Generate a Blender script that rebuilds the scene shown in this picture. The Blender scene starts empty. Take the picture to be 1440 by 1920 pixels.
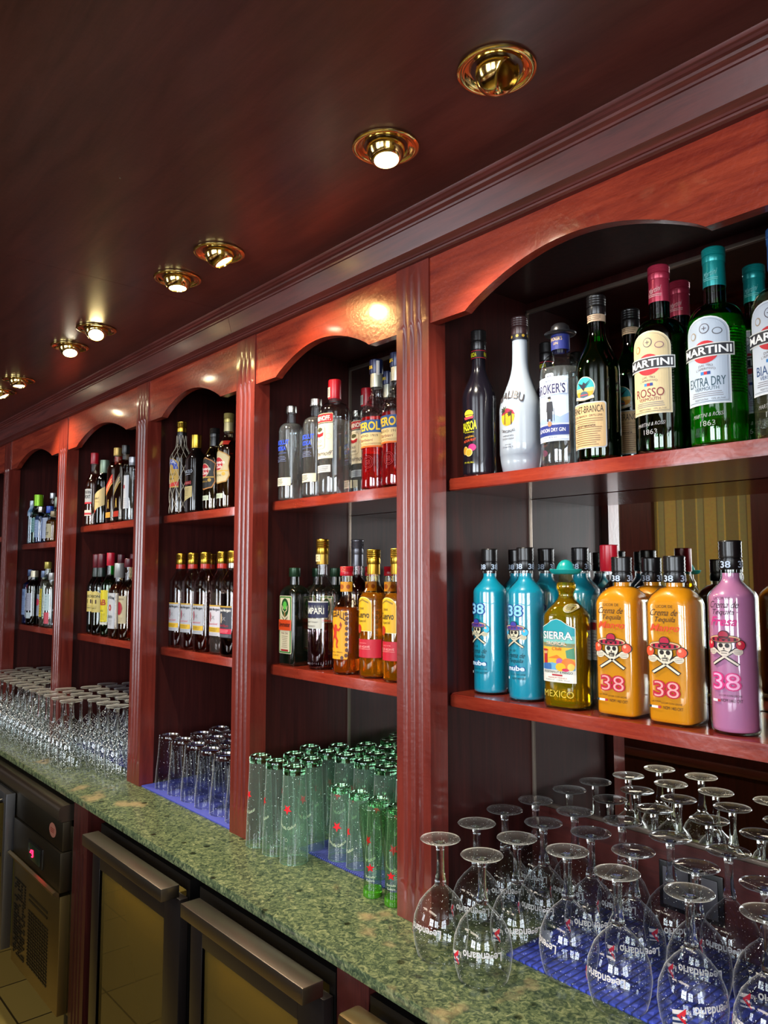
import bpy, bmesh, math, random
from math import pi, sin, cos, radians
from mathutils import Vector, Matrix, Euler

random.seed(7)
sc = bpy.context.scene
C = bpy.data.collections.new('bar'); sc.collection.children.link(C)

# ------------------------------------------------------------------ camera, light, exposure
cd = bpy.data.cameras.new('camera'); cam = bpy.data.objects.new('camera', cd); C.objects.link(cam)
cam.location = (0, 0, 1.65)
cam.rotation_euler = (radians(90 + 4.645), 0, radians(90 - 41.09))
cd.sensor_fit = 'VERTICAL'; cd.sensor_height = 36; cd.lens = 27; cd.clip_start = 0.02
sc.camera = cam
sc.view_settings.view_transform = 'Standard'; sc.view_settings.look = 'None'
sc.view_settings.gamma = 1; sc.view_settings.use_curve_mapping = False
sc.view_settings.exposure = 0.5
sc.cycles.max_bounces = 11; sc.cycles.transparent_max_bounces = 32
sc.cycles.transmission_bounces = 9; sc.cycles.glossy_bounces = 5; sc.cycles.diffuse_bounces = 3
sc.cycles.caustics_reflective = False; sc.cycles.caustics_refractive = False
sc.cycles.sample_clamp_indirect = 6.0

w = bpy.data.worlds.new('world'); sc.world = w; w.use_nodes = True
w.node_tree.nodes['Background'].inputs[0].default_value = (.55, .62, .75, 1)
w.node_tree.nodes['Background'].inputs[1].default_value = 0.6

def area(name, loc, rot, sx, sy, power, col):
    l = bpy.data.lights.new(name, 'AREA'); l.shape = 'RECTANGLE'; l.size = sx; l.size_y = sy
    l.energy = power; l.color = col
    o = bpy.data.objects.new(name, l); C.objects.link(o); o.location = loc; o.rotation_euler = rot
    return o
# daylight through the windows of the bar room (behind the viewer and to the right)
area('window_daylight', (-.75, -3.55, 1.75), (radians(90), 0, 0), 1.5, 1.5, 95, (.86, .93, 1.0))
area('window_daylight', (1.2, -3.55, 1.75), (radians(90), 0, 0), 1.5, 1.5, 80, (.86, .93, 1.0))
area('window_daylight', (2.55, -1.2, 1.7), (radians(90), 0, radians(90)), 1.7, 1.5, 75, (.84, .92, 1.0))
area('window_daylight', (-4.9, -3.55, 1.75), (radians(90), 0, 0), 1.5, 1.5, 60, (.86, .93, 1.0))
# unseen fill lights added over the customers' side of the room
area('room_fill', (-1.0, -2.2, 2.86), (0, 0, 0), 2.6, .7, 38, (1.0, .88, .72))
area('room_fill', (-4.5, -2.2, 2.86), (0, 0, 0), 2.6, .7, 38, (1.0, .88, .72))

# ------------------------------------------------------------------ helpers
def lin(h):
    h = h.lstrip('#')
    out = []
    for i in (0, 2, 4):
        c = int(h[i:i+2], 16) / 255
        out.append(c/12.92 if c <= .04045 else ((c+.055)/1.055)**2.4)
    return (*out, 1)

MATS = {}
def principled(key, col='#ffffff', rough=.5, metal=0, trans=0, ior=1.5, coat=0, coat_r=.05, emit=None, es=0, spec=.5):
    if key in MATS: return MATS[key]
    m = bpy.data.materials.new(key); m.use_nodes = True
    b = m.node_tree.nodes['Principled BSDF']
    b.inputs['Base Color'].default_value = lin(col) if isinstance(col, str) else (*col, 1)
    b.inputs['Roughness'].default_value = rough; b.inputs['Metallic'].default_value = metal
    b.inputs['Transmission Weight'].default_value = trans; b.inputs['IOR'].default_value = ior
    b.inputs['Coat Weight'].default_value = coat; b.inputs['Coat Roughness'].default_value = coat_r
    b.inputs['Specular IOR Level'].default_value = spec
    if emit:
        b.inputs['Emission Color'].default_value = lin(emit); b.inputs['Emission Strength'].default_value = es
    MATS[key] = m
    return m

def ink(h):   return principled('print_' + h.strip('#'), h, .45, spec=.35)
def cream(h): return principled('cream_liqueur_' + h.strip('#'), h, .3, coat=1, coat_r=.03)
def capm(h, metal=0, rough=.28): return principled('cap_%s_%d' % (h.strip('#'), metal * 10), h, rough, metal=metal)
def liquid(h, ior=1.36):
    c = lin(h); sat = max(c[:3]) - min(c[:3])          # coloured spirits keep a diffuse share standing for light glowing through them
    if sat < .35: return shell(h, .75, haze=.035)
    return principled('liquid_' + h.strip('#'), h, 0.0, trans=.80, ior=ior)
def solidglass(h): return principled('solid_glass_' + h.strip('#'), h, 0.0, trans=1, ior=1.5)

def shell(h, edge=.55, spots=0, haze=0):
    """thin glass wall: see-through with a tint, mirror-like towards grazing angles"""
    key = 'thin_glass_%s_%d_%d' % (h.strip('#'), spots, haze * 100)
    if key in MATS: return MATS[key]
    m = bpy.data.materials.new(key); m.use_nodes = True
    nt = m.node_tree; nt.nodes.clear()
    out = nt.nodes.new('ShaderNodeOutputMaterial'); mix = nt.nodes.new('ShaderNodeMixShader')
    tr = nt.nodes.new('ShaderNodeBsdfTransparent'); gl = nt.nodes.new('ShaderNodeBsdfGlossy')
    fr = nt.nodes.new('ShaderNodeMath'); fr.operation = 'MULTIPLY_ADD'; p5 = nt.nodes.new('ShaderNodeMath'); p5.operation = 'POWER'; p5.inputs[1].default_value = 4.5; lw = nt.nodes.new('ShaderNodeLayerWeight')
    cm = nt.nodes.new('ShaderNodeMix'); cm.data_type = 'RGBA'
    pw = nt.nodes.new('ShaderNodeMath'); pw.operation = 'POWER'; pw.inputs[1].default_value = 3.0
    fr.inputs[1].default_value = .85; fr.inputs[2].default_value = .07; lw.inputs[0].default_value = .5
    gl.inputs['Roughness'].default_value = .02
    c = lin(h)
    cm.inputs[6].default_value = c
    cm.inputs[7].default_value = (c[0]*c[0]*edge, c[1]*c[1]*edge, c[2]*c[2]*edge, 1)
    L = nt.links.new
    L(lw.outputs['Facing'], pw.inputs[0]); L(lw.outputs['Facing'], p5.inputs[0]); L(p5.outputs[0], fr.inputs[0]); L(pw.outputs[0], cm.inputs[0]); L(cm.outputs[2], tr.inputs[0])
    L(fr.outputs[0], mix.inputs[0]); L(tr.outputs[0], mix.inputs[1]); L(gl.outputs[0], mix.inputs[2])
    last = mix.outputs[0]
    if haze:                     # matte share of the tint, standing for light caught in the glass
        df = nt.nodes.new('ShaderNodeBsdfTranslucent'); df.inputs[0].default_value = c
        d2 = nt.nodes.new('ShaderNodeBsdfDiffuse'); d2.inputs[0].default_value = c
        a0 = nt.nodes.new('ShaderNodeAddShader'); L(df.outputs[0], a0.inputs[0]); L(d2.outputs[0], a0.inputs[1])
        hm = nt.nodes.new('ShaderNodeMixShader'); hm.inputs[0].default_value = haze
        L(last, hm.inputs[1]); L(a0.outputs[0], hm.inputs[2]); last = hm.outputs[0]
    if spots:                    # pale rim at grazing angles, painted in for light gathered edge-on
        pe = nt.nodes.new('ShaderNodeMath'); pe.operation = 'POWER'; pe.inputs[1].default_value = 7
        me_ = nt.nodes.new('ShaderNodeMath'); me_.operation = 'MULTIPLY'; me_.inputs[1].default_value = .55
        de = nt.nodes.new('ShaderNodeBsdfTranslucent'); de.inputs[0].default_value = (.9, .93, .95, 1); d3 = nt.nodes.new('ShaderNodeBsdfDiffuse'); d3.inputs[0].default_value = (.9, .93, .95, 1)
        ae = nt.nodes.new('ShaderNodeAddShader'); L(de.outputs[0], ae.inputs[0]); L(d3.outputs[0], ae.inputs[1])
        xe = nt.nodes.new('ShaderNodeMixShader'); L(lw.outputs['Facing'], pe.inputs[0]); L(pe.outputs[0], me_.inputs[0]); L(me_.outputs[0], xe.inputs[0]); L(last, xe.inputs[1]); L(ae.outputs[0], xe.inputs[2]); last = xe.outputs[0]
    if spots:                    # pale specks for dried water drops and painted-in sparkle
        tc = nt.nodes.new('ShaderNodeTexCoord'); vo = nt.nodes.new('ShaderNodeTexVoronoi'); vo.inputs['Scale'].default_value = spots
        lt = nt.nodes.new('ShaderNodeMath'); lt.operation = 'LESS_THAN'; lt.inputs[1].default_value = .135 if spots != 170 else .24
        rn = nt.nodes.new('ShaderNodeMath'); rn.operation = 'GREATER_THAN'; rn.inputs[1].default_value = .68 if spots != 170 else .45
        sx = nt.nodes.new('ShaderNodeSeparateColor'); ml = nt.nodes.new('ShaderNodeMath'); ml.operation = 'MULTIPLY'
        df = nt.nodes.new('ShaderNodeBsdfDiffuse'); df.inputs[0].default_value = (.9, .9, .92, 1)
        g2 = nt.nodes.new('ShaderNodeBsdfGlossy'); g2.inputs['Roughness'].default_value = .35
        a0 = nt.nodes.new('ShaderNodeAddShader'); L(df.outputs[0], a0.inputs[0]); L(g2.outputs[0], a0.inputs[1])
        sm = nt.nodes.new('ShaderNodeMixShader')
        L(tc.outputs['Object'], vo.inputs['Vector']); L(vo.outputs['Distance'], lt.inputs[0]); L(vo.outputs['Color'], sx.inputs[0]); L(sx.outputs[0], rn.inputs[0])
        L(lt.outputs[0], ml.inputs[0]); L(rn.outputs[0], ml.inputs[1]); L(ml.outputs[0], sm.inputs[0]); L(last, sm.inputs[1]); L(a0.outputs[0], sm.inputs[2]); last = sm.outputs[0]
    L(last, out.inputs[0])
    MATS[key] = m
    return m

def wood(key, dark, light, rough=.28, coat=.35, coat_r=.12, grain=(1, 9, 9), bump=.06, scale=5, figure=.5):
    """varnished mahogany; grain runs along the axis with the smallest stretch value"""
    if key in MATS: return MATS[key]
    m = bpy.data.materials.new(key); m.use_nodes = True
    nt = m.node_tree; b = nt.nodes['Principled BSDF']; L = nt.links.new
    tc = nt.nodes.new('ShaderNodeTexCoord'); mp = nt.nodes.new('ShaderNodeMapping'); mp.inputs['Scale'].default_value = grain
    n1 = nt.nodes.new('ShaderNodeTexNoise'); n1.inputs['Scale'].default_value = scale; n1.inputs['Detail'].default_value = 8; n1.inputs['Roughness'].default_value = .62
    n1.inputs['Distortion'].default_value = .6
    n2 = nt.nodes.new('ShaderNodeTexNoise'); n2.inputs['Scale'].default_value = scale * 14; n2.inputs['Detail'].default_value = 3
    cr = nt.nodes.new('ShaderNodeValToRGB'); cr.color_ramp.elements[0].position = .3; cr.color_ramp.elements[1].position = .72
    cr.color_ramp.elements[0].color = lin(dark); cr.color_ramp.elements[1].color = lin(light)
    mx = nt.nodes.new('ShaderNodeMath'); mx.operation = 'MULTIPLY_ADD'; mx.inputs[1].default_value = figure * .5
    bp = nt.nodes.new('ShaderNodeBump'); bp.inputs['Strength'].default_value = bump; bp.inputs['Distance'].default_value = .004
    n3 = nt.nodes.new('ShaderNodeTexNoise'); n3.inputs['Scale'].default_value = 90; n3.inputs['Detail'].default_value = 2
    L(tc.outputs['Object'], mp.inputs[0]); L(mp.outputs[0], n1.inputs['Vector']); L(mp.outputs[0], n2.inputs['Vector'])
    L(tc.outputs['Object'], n3.inputs['Vector'])
    L(n2.outputs[0], mx.inputs[0]); L(n1.outputs[0], mx.inputs[2])
    sb = nt.nodes.new('ShaderNodeMath'); sb.operation = 'SUBTRACT'; sb.inputs[1].default_value = figure * .25
    L(mx.outputs[0], sb.inputs[0]); L(sb.outputs[0], cr.inputs[0]); L(cr.outputs[0], b.inputs['Base Color'])
    L(n3.outputs[0], bp.inputs['Height']); L(bp.outputs[0], b.inputs['Normal'])
    b.inputs['Roughness'].default_value = rough; b.inputs['Coat Weight'].default_value = coat
    if 'panel' in key: b.inputs['Specular IOR Level'].default_value = .25
    b.inputs['Coat Roughness'].default_value = coat_r
    MATS[key] = m
    return m

def set_props(o, label=None, cat=None, group=None, kind=None):
    if label: o['label'] = label
    if cat: o['category'] = cat
    if group: o['group'] = group
    if kind: o['kind'] = kind
    return o

def obj(name, bm, mats, parent=None, smooth=True, angle=35, loc=None):
    me = bpy.data.meshes.new(name)
    bmesh.ops.remove_doubles(bm, verts=bm.verts, dist=1e-6) if smooth else None
    if smooth:
        for f in bm.faces: f.smooth = True
        lim = radians(angle)
        for e in bm.edges:
            if len(e.link_faces) == 2 and e.calc_face_angle(0) > lim: e.smooth = False
    bm.to_mesh(me); bm.free()
    if not isinstance(mats, (list, tuple)): mats = [mats]
    for m in mats: me.materials.append(m)
    o = bpy.data.objects.new(name, me); C.objects.link(o)
    if parent: o.parent = parent
    if loc: o.location = loc
    return o

def empty(name, loc=(0, 0, 0), rz=0, label=None, cat=None, group=None, kind=None):
    o = bpy.data.objects.new(name, None); C.objects.link(o); o.empty_display_size = .02
    o.location = loc; o.rotation_euler = (0, 0, rz)
    return set_props(o, label, cat, group, kind)

def copy_tree(o, parent=None):
    c = o.copy(); C.objects.link(c); c.parent = parent
    for ch in o.children: copy_tree(ch, c)
    return c

def box(bm, x0, x1, y0, y1, z0, z1, bev=0, mi=0):
    r = bmesh.ops.create_cube(bm, size=1)
    vs = r['verts']
    for v in vs:
        v.co = Vector((x0 + (v.co.x + .5) * (x1 - x0), y0 + (v.co.y + .5) * (y1 - y0), z0 + (v.co.z + .5) * (z1 - z0)))
    fs = {f for v in vs for f in v.link_faces}
    for f in fs: f.material_index = mi
    if bev:
        es = list({e for v in vs for e in v.link_edges})
        r2 = bmesh.ops.bevel(bm, geom=es, offset=bev, segments=2, affect='EDGES', profile=.6)
        for f in r2['faces']: f.material_index = mi
    return vs

def boxo(name, dims, mat, parent=None, bev=.002, loc=None):
    bm = bmesh.new(); box(bm, *dims, bev=bev)
    return obj(name, bm, mat, parent, smooth=bev > 0, loc=loc)

def spow(c, p): return math.copysign(abs(c) ** p, c)

def loft(bm, rings, n=40, cap0=True, cap1=True, mi=0):
    """rings: (z, rx, ry, exponent)"""
    prev = None; first = None
    for (z, rx, ry, p) in rings:
        cur = []
        for i in range(n):
            t = 2 * pi * i / n
            cur.append(bm.verts.new((rx * spow(cos(t), 2 / p), ry * spow(sin(t), 2 / p), z)))
        if prev:
            for i in range(n):
                f = bm.faces.new((prev[i], prev[(i+1) % n], cur[(i+1) % n], cur[i])); f.material_index = mi
        else: first = cur
        prev = cur
    if cap0: bm.faces.new(list(reversed(first))).material_index = mi
    if cap1: bm.faces.new(prev).material_index = mi

def lathe(bm, pts, n=40, cap0=True, cap1=True, mi=0):
    loft(bm, [(z, r, r, 2) for z, r in pts], n, cap0, cap1, mi)

def tube(bm, pts, r, n=10, mi=0):
    """round bar through points"""
    rings = []
    pts = [Vector(p) for p in pts]
    for i, p in enumerate(pts):
        d = (pts[min(i+1, len(pts)-1)] - pts[max(i-1, 0)]).normalized()
        a = Vector((0, 0, 1)) if abs(d.z) < .9 else Vector((1, 0, 0))
        u = d.cross(a).normalized(); v = d.cross(u)
        rings.append([bm.verts.new(p + (u * cos(2*pi*k/n) + v * sin(2*pi*k/n)) * r) for k in range(n)])
    for a_, b_ in zip(rings, rings[1:]):
        for k in range(n):
            bm.faces.new((a_[k], a_[(k+1) % n], b_[(k+1) % n], b_[k])).material_index = mi
    bm.faces.new(list(reversed(rings[0]))); bm.faces.new(rings[-1])
    bmesh.ops.recalc_face_normals(bm, faces=bm.faces)

def profile_bar(name, pts, x0, x1, mat, parent=None, angle=40):
    """extrude a (y, z) profile along X"""
    bm = bmesh.new()
    a = [bm.verts.new((x0, y, z)) for y, z in pts]; b = [bm.verts.new((x1, y, z)) for y, z in pts]
    n = len(pts)
    for i in range(n): bm.faces.new((a[i], a[(i+1) % n], b[(i+1) % n], b[i]))
    bm.faces.new(a); bm.faces.new(list(reversed(b)))
    bmesh.ops.recalc_face_normals(bm, faces=bm.faces)
    return obj(name, bm, mat, parent, angle=angle)

# ------------------------------------------------------------------ printed decals
TXT = {}
def text_geo(s, bold=0):
    k = (s, bold)
    if k not in TXT:
        cu = bpy.data.curves.new('lettering', 'FONT'); cu.body = s; cu.resolution_u = 3; cu.offset = bold
        o = bpy.data.objects.new('lettering', cu); me = o.to_mesh()
        vs = [(v.co.x, v.co.y) for v in me.vertices]; fs = [tuple(p.vertices) for p in me.polygons]
        o.to_mesh_clear(); bpy.data.objects.remove(o); bpy.data.curves.remove(cu)
        xs = [v[0] for v in vs] or [0]; ys = [v[1] for v in vs] or [0]
        x0, x1, y0, y1 = min(xs), max(xs), min(ys), max(ys)
        TXT[k] = ([((x-x0)/(x1-x0+1e-9)-.5, (y-y0)/(y1-y0+1e-9)-.5) for x, y in vs], fs)
    return TXT[k]

def star_pts(cu, cv, r, rot=0, k=.42):
    return [(cu + r*(1 if i % 2 == 0 else k)*sin(rot + pi*i/5), cv + r*(1 if i % 2 == 0 else k)*cos(rot + pi*i/5)) for i in range(10)]

def decal_mesh(items, surf, flip=False, seg=.005):
    """items drawn in (u, v) metres, wrapped by surf(u, v, off) -> xyz.  returns bmesh, materials"""
    out = bmesh.new(); mats = []
    for it in items:
        kind = it[0]; col = it[-2]; layer = it[-1]
        m = ink(col)
        if m not in mats: mats.append(m)
        mi = mats.index(m)
        b = bmesh.new()
        if kind == 'rect':            # u0 v0 u1 v1
            _, u0, v0, u1, v1 = it[:5]
            b.faces.new([b.verts.new((u, v, 0)) for u, v in ((u0, v0), (u1, v0), (u1, v1), (u0, v1))])
        elif kind == 'rr':            # rounded rect
            _, u0, v0, u1, v1, r = it[:6]; P = []
            for cx, cy, a0 in ((u1-r, v0+r, -90), (u1-r, v1-r, 0), (u0+r, v1-r, 90), (u0+r, v0+r, 180)):
                for k in range(5):
                    a = radians(a0 + 22.5*k); P.append((cx + r*cos(a), cy + r*sin(a)))
            b.faces.new([b.verts.new((u, v, 0)) for u, v in P])
        elif kind == 'arch':          # rectangle with a round top
            _, u0, v0, u1, v1 = it[:5]; r = (u1-u0)/2; P = [(u0, v0), (u1, v0)]
            for k in range(13):
                a = pi*k/12; P.append(((u0+u1)/2 + r*cos(a), v1 - r*.8 + r*.8*sin(a)))
            b.faces.new([b.verts.new((u, v, 0)) for u, v in P])
        elif kind == 'ell':
            _, cu, cv, ru, rv = it[:5]
            b.faces.new([b.verts.new((cu + ru*cos(2*pi*k/24), cv + rv*sin(2*pi*k/24), 0)) for k in range(24)])
        elif kind == 'ring':
            _, cu, cv, ru, rv, t = it[:6]
            A = [b.verts.new((cu + ru*cos(2*pi*k/24), cv + rv*sin(2*pi*k/24), 0)) for k in range(24)]
            B = [b.verts.new((cu + (ru-t)*cos(2*pi*k/24), cv + (rv-t)*sin(2*pi*k/24), 0)) for k in range(24)]
            for k in range(24): b.faces.new((A[k], A[(k+1) % 24], B[(k+1) % 24], B[k]))
        elif kind == 'poly':
            b.faces.new([b.verts.new((u, v, 0)) for u, v in it[1]])
        elif kind == 'text':          # s cu cv w h (bold) (shear) (arc)
            s, cu, cv, tw, th = it[1:6]; opt = it[6] if isinstance(it[6], dict) else {}
            vs, fs = text_geo(s, opt.get('bold', 0)); sh = opt.get('shear', 0); arc = opt.get('arc', 0); tilt = opt.get('tilt', 0)
            V = []
            for x, y in vs:
                px, py = x*tw + y*th*sh, y*th
                py += arc*(1 - (2*x)**2) + tilt*px
                V.append(b.verts.new((cu + px, cv + py, 0)))
            for f in fs:
                try: b.faces.new([V[i] for i in f])
                except ValueError: pass
        if kind != 'text':
            bmesh.ops.triangulate(b, faces=b.faces)
        for _ in range(5):
            es = [e for e in b.edges if abs(e.verts[0].co.x - e.verts[1].co.x) > seg*(1 if kind != 'text' else 1.6)]
            if not es: break
            bmesh.ops.subdivide_edges(b, edges=es, cuts=1)
            bmesh.ops.triangulate(b, faces=b.faces)
        for f in b.faces:
            if f.normal.z < 0: f.normal_flip()
        vm = {}
        for v in b.verts:
            u, vv = v.co.x, v.co.y
            if flip: u, vv = -u + 0, flip - vv
            vm[v] = out.verts.new(surf(u, vv, .0005 + .00035*layer))
        for f in b.faces:
            if f.calc_area() < 1e-12: continue
            try: out.faces.new([vm[v] for v in f.verts]).material_index = mi
            except ValueError: pass
        b.free()
    return out, mats

def interp(rings, z, k):
    for a, b in zip(rings, rings[1:]):
        if a[0] <= z <= b[0]:
            t = (z - a[0]) / max(b[0]-a[0], 1e-9); return a[k] + (b[k]-a[k])*t
    return rings[0][k] if z < rings[0][0] else rings[-1][k]

def surf_of(rings, spin=0):
    def f(u, v, off):
        rx, ry, p = interp(rings, v, 1), interp(rings, v, 2), interp(rings, v, 3)
        if p <= 2.3:
            R = rx; a = u / R + spin
            return ((rx+off)*sin(a), -(ry+off)*cos(a), v)
        t = min(abs(u / rx), .995)
        return (u, -(ry * (1 - t**p) ** (1/p)) - off, v)
    return f

# ------------------------------------------------------------------ materials
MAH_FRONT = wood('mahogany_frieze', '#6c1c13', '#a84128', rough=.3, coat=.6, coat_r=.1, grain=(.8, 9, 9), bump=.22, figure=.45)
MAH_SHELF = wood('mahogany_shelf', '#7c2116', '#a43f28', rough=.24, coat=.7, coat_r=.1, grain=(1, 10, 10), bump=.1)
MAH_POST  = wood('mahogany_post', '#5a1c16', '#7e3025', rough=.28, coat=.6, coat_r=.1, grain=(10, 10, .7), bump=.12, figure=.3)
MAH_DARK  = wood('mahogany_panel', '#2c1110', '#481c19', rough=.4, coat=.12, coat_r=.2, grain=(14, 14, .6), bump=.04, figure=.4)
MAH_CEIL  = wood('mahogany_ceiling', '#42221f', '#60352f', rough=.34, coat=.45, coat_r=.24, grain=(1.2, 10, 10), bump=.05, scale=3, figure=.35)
MAH_TRIM  = wood('mahogany_trim', '#421c1a', '#652c27', rough=.36, coat=.15, coat_r=.2, grain=(.7, 10, 10), bump=.03)
MIRROR = principled('mirror_glass', '#d8d6d0', .015, metal=1)
STEEL  = principled('brushed_steel', '#9a9184', .3, metal=1)
STEEL_D = principled('dark_steel', '#5f584a', .36, metal=1)
BLACK  = principled('black_plastic', '#0c0b0b', .35)
RUBBER = principled('black_rubber', '#141212', .6)
BRASS  = principled('polished_brass', '#f0d488', .12, metal=1)
BRASS_IN = principled('brass_inside', '#8a6a20', .25, metal=1)
GREYP  = principled('grey_socket_plate', '#4d4a50', .4)
LINER  = principled('cooler_liner', '#8f8152', .5)

def marble():
    m = bpy.data.materials.new('green_marble'); m.use_nodes = True; nt = m.node_tree; b = nt.nodes['Principled BSDF']; L = nt.links.new
    tc = nt.nodes.new('ShaderNodeTexCoord')
    n1 = nt.nodes.new('ShaderNodeTexNoise'); n1.inputs['Scale'].default_value = 75; n1.inputs['Detail'].default_value = 9; n1.inputs['Roughness'].default_value = .72; n1.inputs['Distortion'].default_value = 1.1
    n2 = nt.nodes.new('ShaderNodeTexNoise'); n2.inputs['Scale'].default_value = 7; n2.inputs['Detail'].default_value = 4
    vo = nt.nodes.new('ShaderNodeTexVoronoi'); vo.inputs['Scale'].default_value = 16; vo.feature = 'F1'
    cr = nt.nodes.new('ShaderNodeValToRGB'); e = cr.color_ramp.elements
    e[0].position = .34; e[0].color = lin('#28352a'); e[1].position = .66; e[1].color = lin('#979c72')
    k = e.new(.46); k.color = lin('#45543f'); k = e.new(.55); k.color = lin('#6c7854')
    mxn = nt.nodes.new('ShaderNodeMix'); mxn.data_type = 'RGBA'
    c2 = nt.nodes.new('ShaderNodeValToRGB'); c2.color_ramp.elements[0].position = .62; c2.color_ramp.elements[1].position = .7
    mxn.inputs[7].default_value = lin('#b39c72')
    ad = nt.nodes.new('ShaderNodeMath'); ad.operation = 'MULTIPLY'; ad.inputs[1].default_value = .65
    L(tc.outputs['Object'], n1.inputs['Vector']); L(tc.outputs['Object'], n2.inputs['Vector']); L(tc.outputs['Object'], vo.inputs['Vector'])
    L(n1.outputs[0], cr.inputs[0]); L(cr.outputs[0], mxn.inputs[6]); L(n2.outputs[0], c2.inputs[0]); L(c2.outputs[0], ad.inputs[0]); L(ad.outputs[0], mxn.inputs[0])
    dk = nt.nodes.new('ShaderNodeMix'); dk.data_type = 'RGBA'; dk.blend_type = 'MULTIPLY'
    c3 = nt.nodes.new('ShaderNodeValToRGB'); c3.color_ramp.elements[0].position = .1; c3.color_ramp.elements[0].color = (.12, .14, .12, 1); c3.color_ramp.elements[1].position = .17
    dk.inputs[0].default_value = .85
    L(vo.outputs['Distance'], c3.inputs[0]); L(mxn.outputs[2], dk.inputs[6]); L(c3.outputs[0], dk.inputs[7]); L(dk.outputs[2], b.inputs['Base Color'])
    b.inputs['Roughness'].default_value = .16
    return m
MARBLE = marble()

def matmat(key, col, diamond):
    m = bpy.data.materials.new(key); m.use_nodes = True; nt = m.node_tree; b = nt.nodes['Principled BSDF']; L = nt.links.new
    b.inputs['Base Color'].default_value = lin(col); b.inputs['Roughness'].default_value = .55
    tc = nt.nodes.new('ShaderNodeTexCoord'); wv = nt.nodes.new('ShaderNodeTexWave'); wv.inputs['Scale'].default_value = 21 if diamond else 40
    wv.bands_direction = 'X'; wv.inputs['Distortion'].default_value = .4
    bp = nt.nodes.new('ShaderNodeBump'); bp.inputs['Strength'].default_value = .8; bp.inputs['Distance'].default_value = .004
    w2 = nt.nodes.new('ShaderNodeTexWave'); w2.inputs['Scale'].default_value = 9; w2.bands_direction = 'Y'; w2.inputs['Distortion'].default_value = .6
    mn = nt.nodes.new('ShaderNodeMath'); mn.operation = 'MINIMUM'
    ad = nt.nodes.new('ShaderNodeMath'); ad.operation = 'ADD'; ad.inputs[1].default_value = .12 if diamond else 1
    L(tc.outputs['Object'], wv.inputs['Vector']); L(tc.outputs['Object'], w2.inputs['Vector']); L(w2.outputs['Fac'], ad.inputs[0]); L(wv.outputs['Fac'], mn.inputs[0]); L(ad.outputs[0], mn.inputs[1])
    L(mn.outputs[0], bp.inputs['Height']); L(bp.outputs[0], b.inputs['Normal'])
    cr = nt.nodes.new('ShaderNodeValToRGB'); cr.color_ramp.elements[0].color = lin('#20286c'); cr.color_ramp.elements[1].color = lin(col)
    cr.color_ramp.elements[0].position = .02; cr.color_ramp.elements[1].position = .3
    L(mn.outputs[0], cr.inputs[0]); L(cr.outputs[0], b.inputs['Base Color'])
    return m
MAT_RIB = matmat('ribbed_blue_mat', '#4a55b0', False)
MAT_DIA = matmat('quilted_blue_mat', '#4456cf', True)
MAT_FLAT = principled('smooth_blue_mat', '#4650b4', .6)

# ------------------------------------------------------------------ the room
X0, X1, YB, YF = -8.0, 2.6, -3.6, 1.62
def struct(name, dims, mat, bev=0):
    o = boxo(name, dims, mat, bev=bev); o['kind'] = 'structure'; return o
def floor_mat():
    m = bpy.data.materials.new('ochre_floor_tiles'); m.use_nodes = True; nt = m.node_tree; b = nt.nodes['Principled BSDF']; L = nt.links.new
    tc = nt.nodes.new('ShaderNodeTexCoord'); br = nt.nodes.new('ShaderNodeTexBrick'); br.offset = 0
    br.inputs['Color1'].default_value = lin('#a3904f'); br.inputs['Color2'].default_value = lin('#937f45'); br.inputs['Mortar'].default_value = lin('#3c3320')
    br.inputs['Scale'].default_value = 3.2; br.inputs['Brick Width'].default_value = 1; br.inputs['Row Height'].default_value = 1; br.inputs['Mortar Size'].default_value = .012
    L(tc.outputs['Object'], br.inputs['Vector']); L(br.outputs[0], b.inputs['Base Color']); b.inputs['Roughness'].default_value = .35
    return m
struct('floor', (X0, X1, YB, YF, -.1, 0), floor_mat())
struct('wall_back', (X0, X1, YF, YF + .1, 0, 3.0), MAH_DARK)
struct('wall_left', (X0 - .1, X0, YB, YF + .1, 0, 3.0), MAH_DARK)
ceil = struct('ceiling', (X0, X1, YB, -1.3, 2.9, 3.0), principled('cream_ceiling', '#5a4634', .6))

def wallpaper():
    m = bpy.data.materials.new('striped_damask_wallpaper'); m.use_nodes = True; nt = m.node_tree; b = nt.nodes['Principled BSDF']; L = nt.links.new
    tc = nt.nodes.new('ShaderNodeTexCoord'); sp = nt.nodes.new('ShaderNodeSeparateXYZ')
    md = nt.nodes.new('ShaderNodeMath'); md.operation = 'PINGPONG'; md.inputs[1].default_value = .19
    dv = nt.nodes.new('ShaderNodeMath'); dv.operation = 'DIVIDE'; dv.inputs[1].default_value = .19
    cr = nt.nodes.new('ShaderNodeValToRGB'); cr.color_ramp.interpolation = 'CONSTANT'; e = cr.color_ramp.elements
    e[0].position = 0; e[0].color = lin('#7a6a38'); e[1].position = .3; e[1].color = lin('#c2a548')
    k = e.new(.36); k.color = lin('#8b8350'); k = e.new(.66); k.color = lin('#5b4d26'); k = e.new(.7); k.color = lin('#a88d40')
    nz = nt.nodes.new('ShaderNodeTexNoise'); nz.inputs['Scale'].default_value = 40
    mm = nt.nodes.new('ShaderNodeMix'); mm.data_type = 'RGBA'; mm.blend_type = 'MULTIPLY'; mm.inputs[0].default_value = .35
    L(tc.outputs['Object'], sp.inputs[0]); L(sp.outputs['X'], md.inputs[0]); L(md.outputs[0], dv.inputs[0]); L(dv.outputs[0], cr.inputs[0])
    L(tc.outputs['Object'], nz.inputs['Vector']); L(cr.outputs[0], mm.inputs[6]); L(nz.outputs['Color'], mm.inputs[7]); L(mm.outputs[2], b.inputs['Base Color'])
    b.inputs['Roughness'].default_value = .6
    return m
WP = wallpaper()
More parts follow.
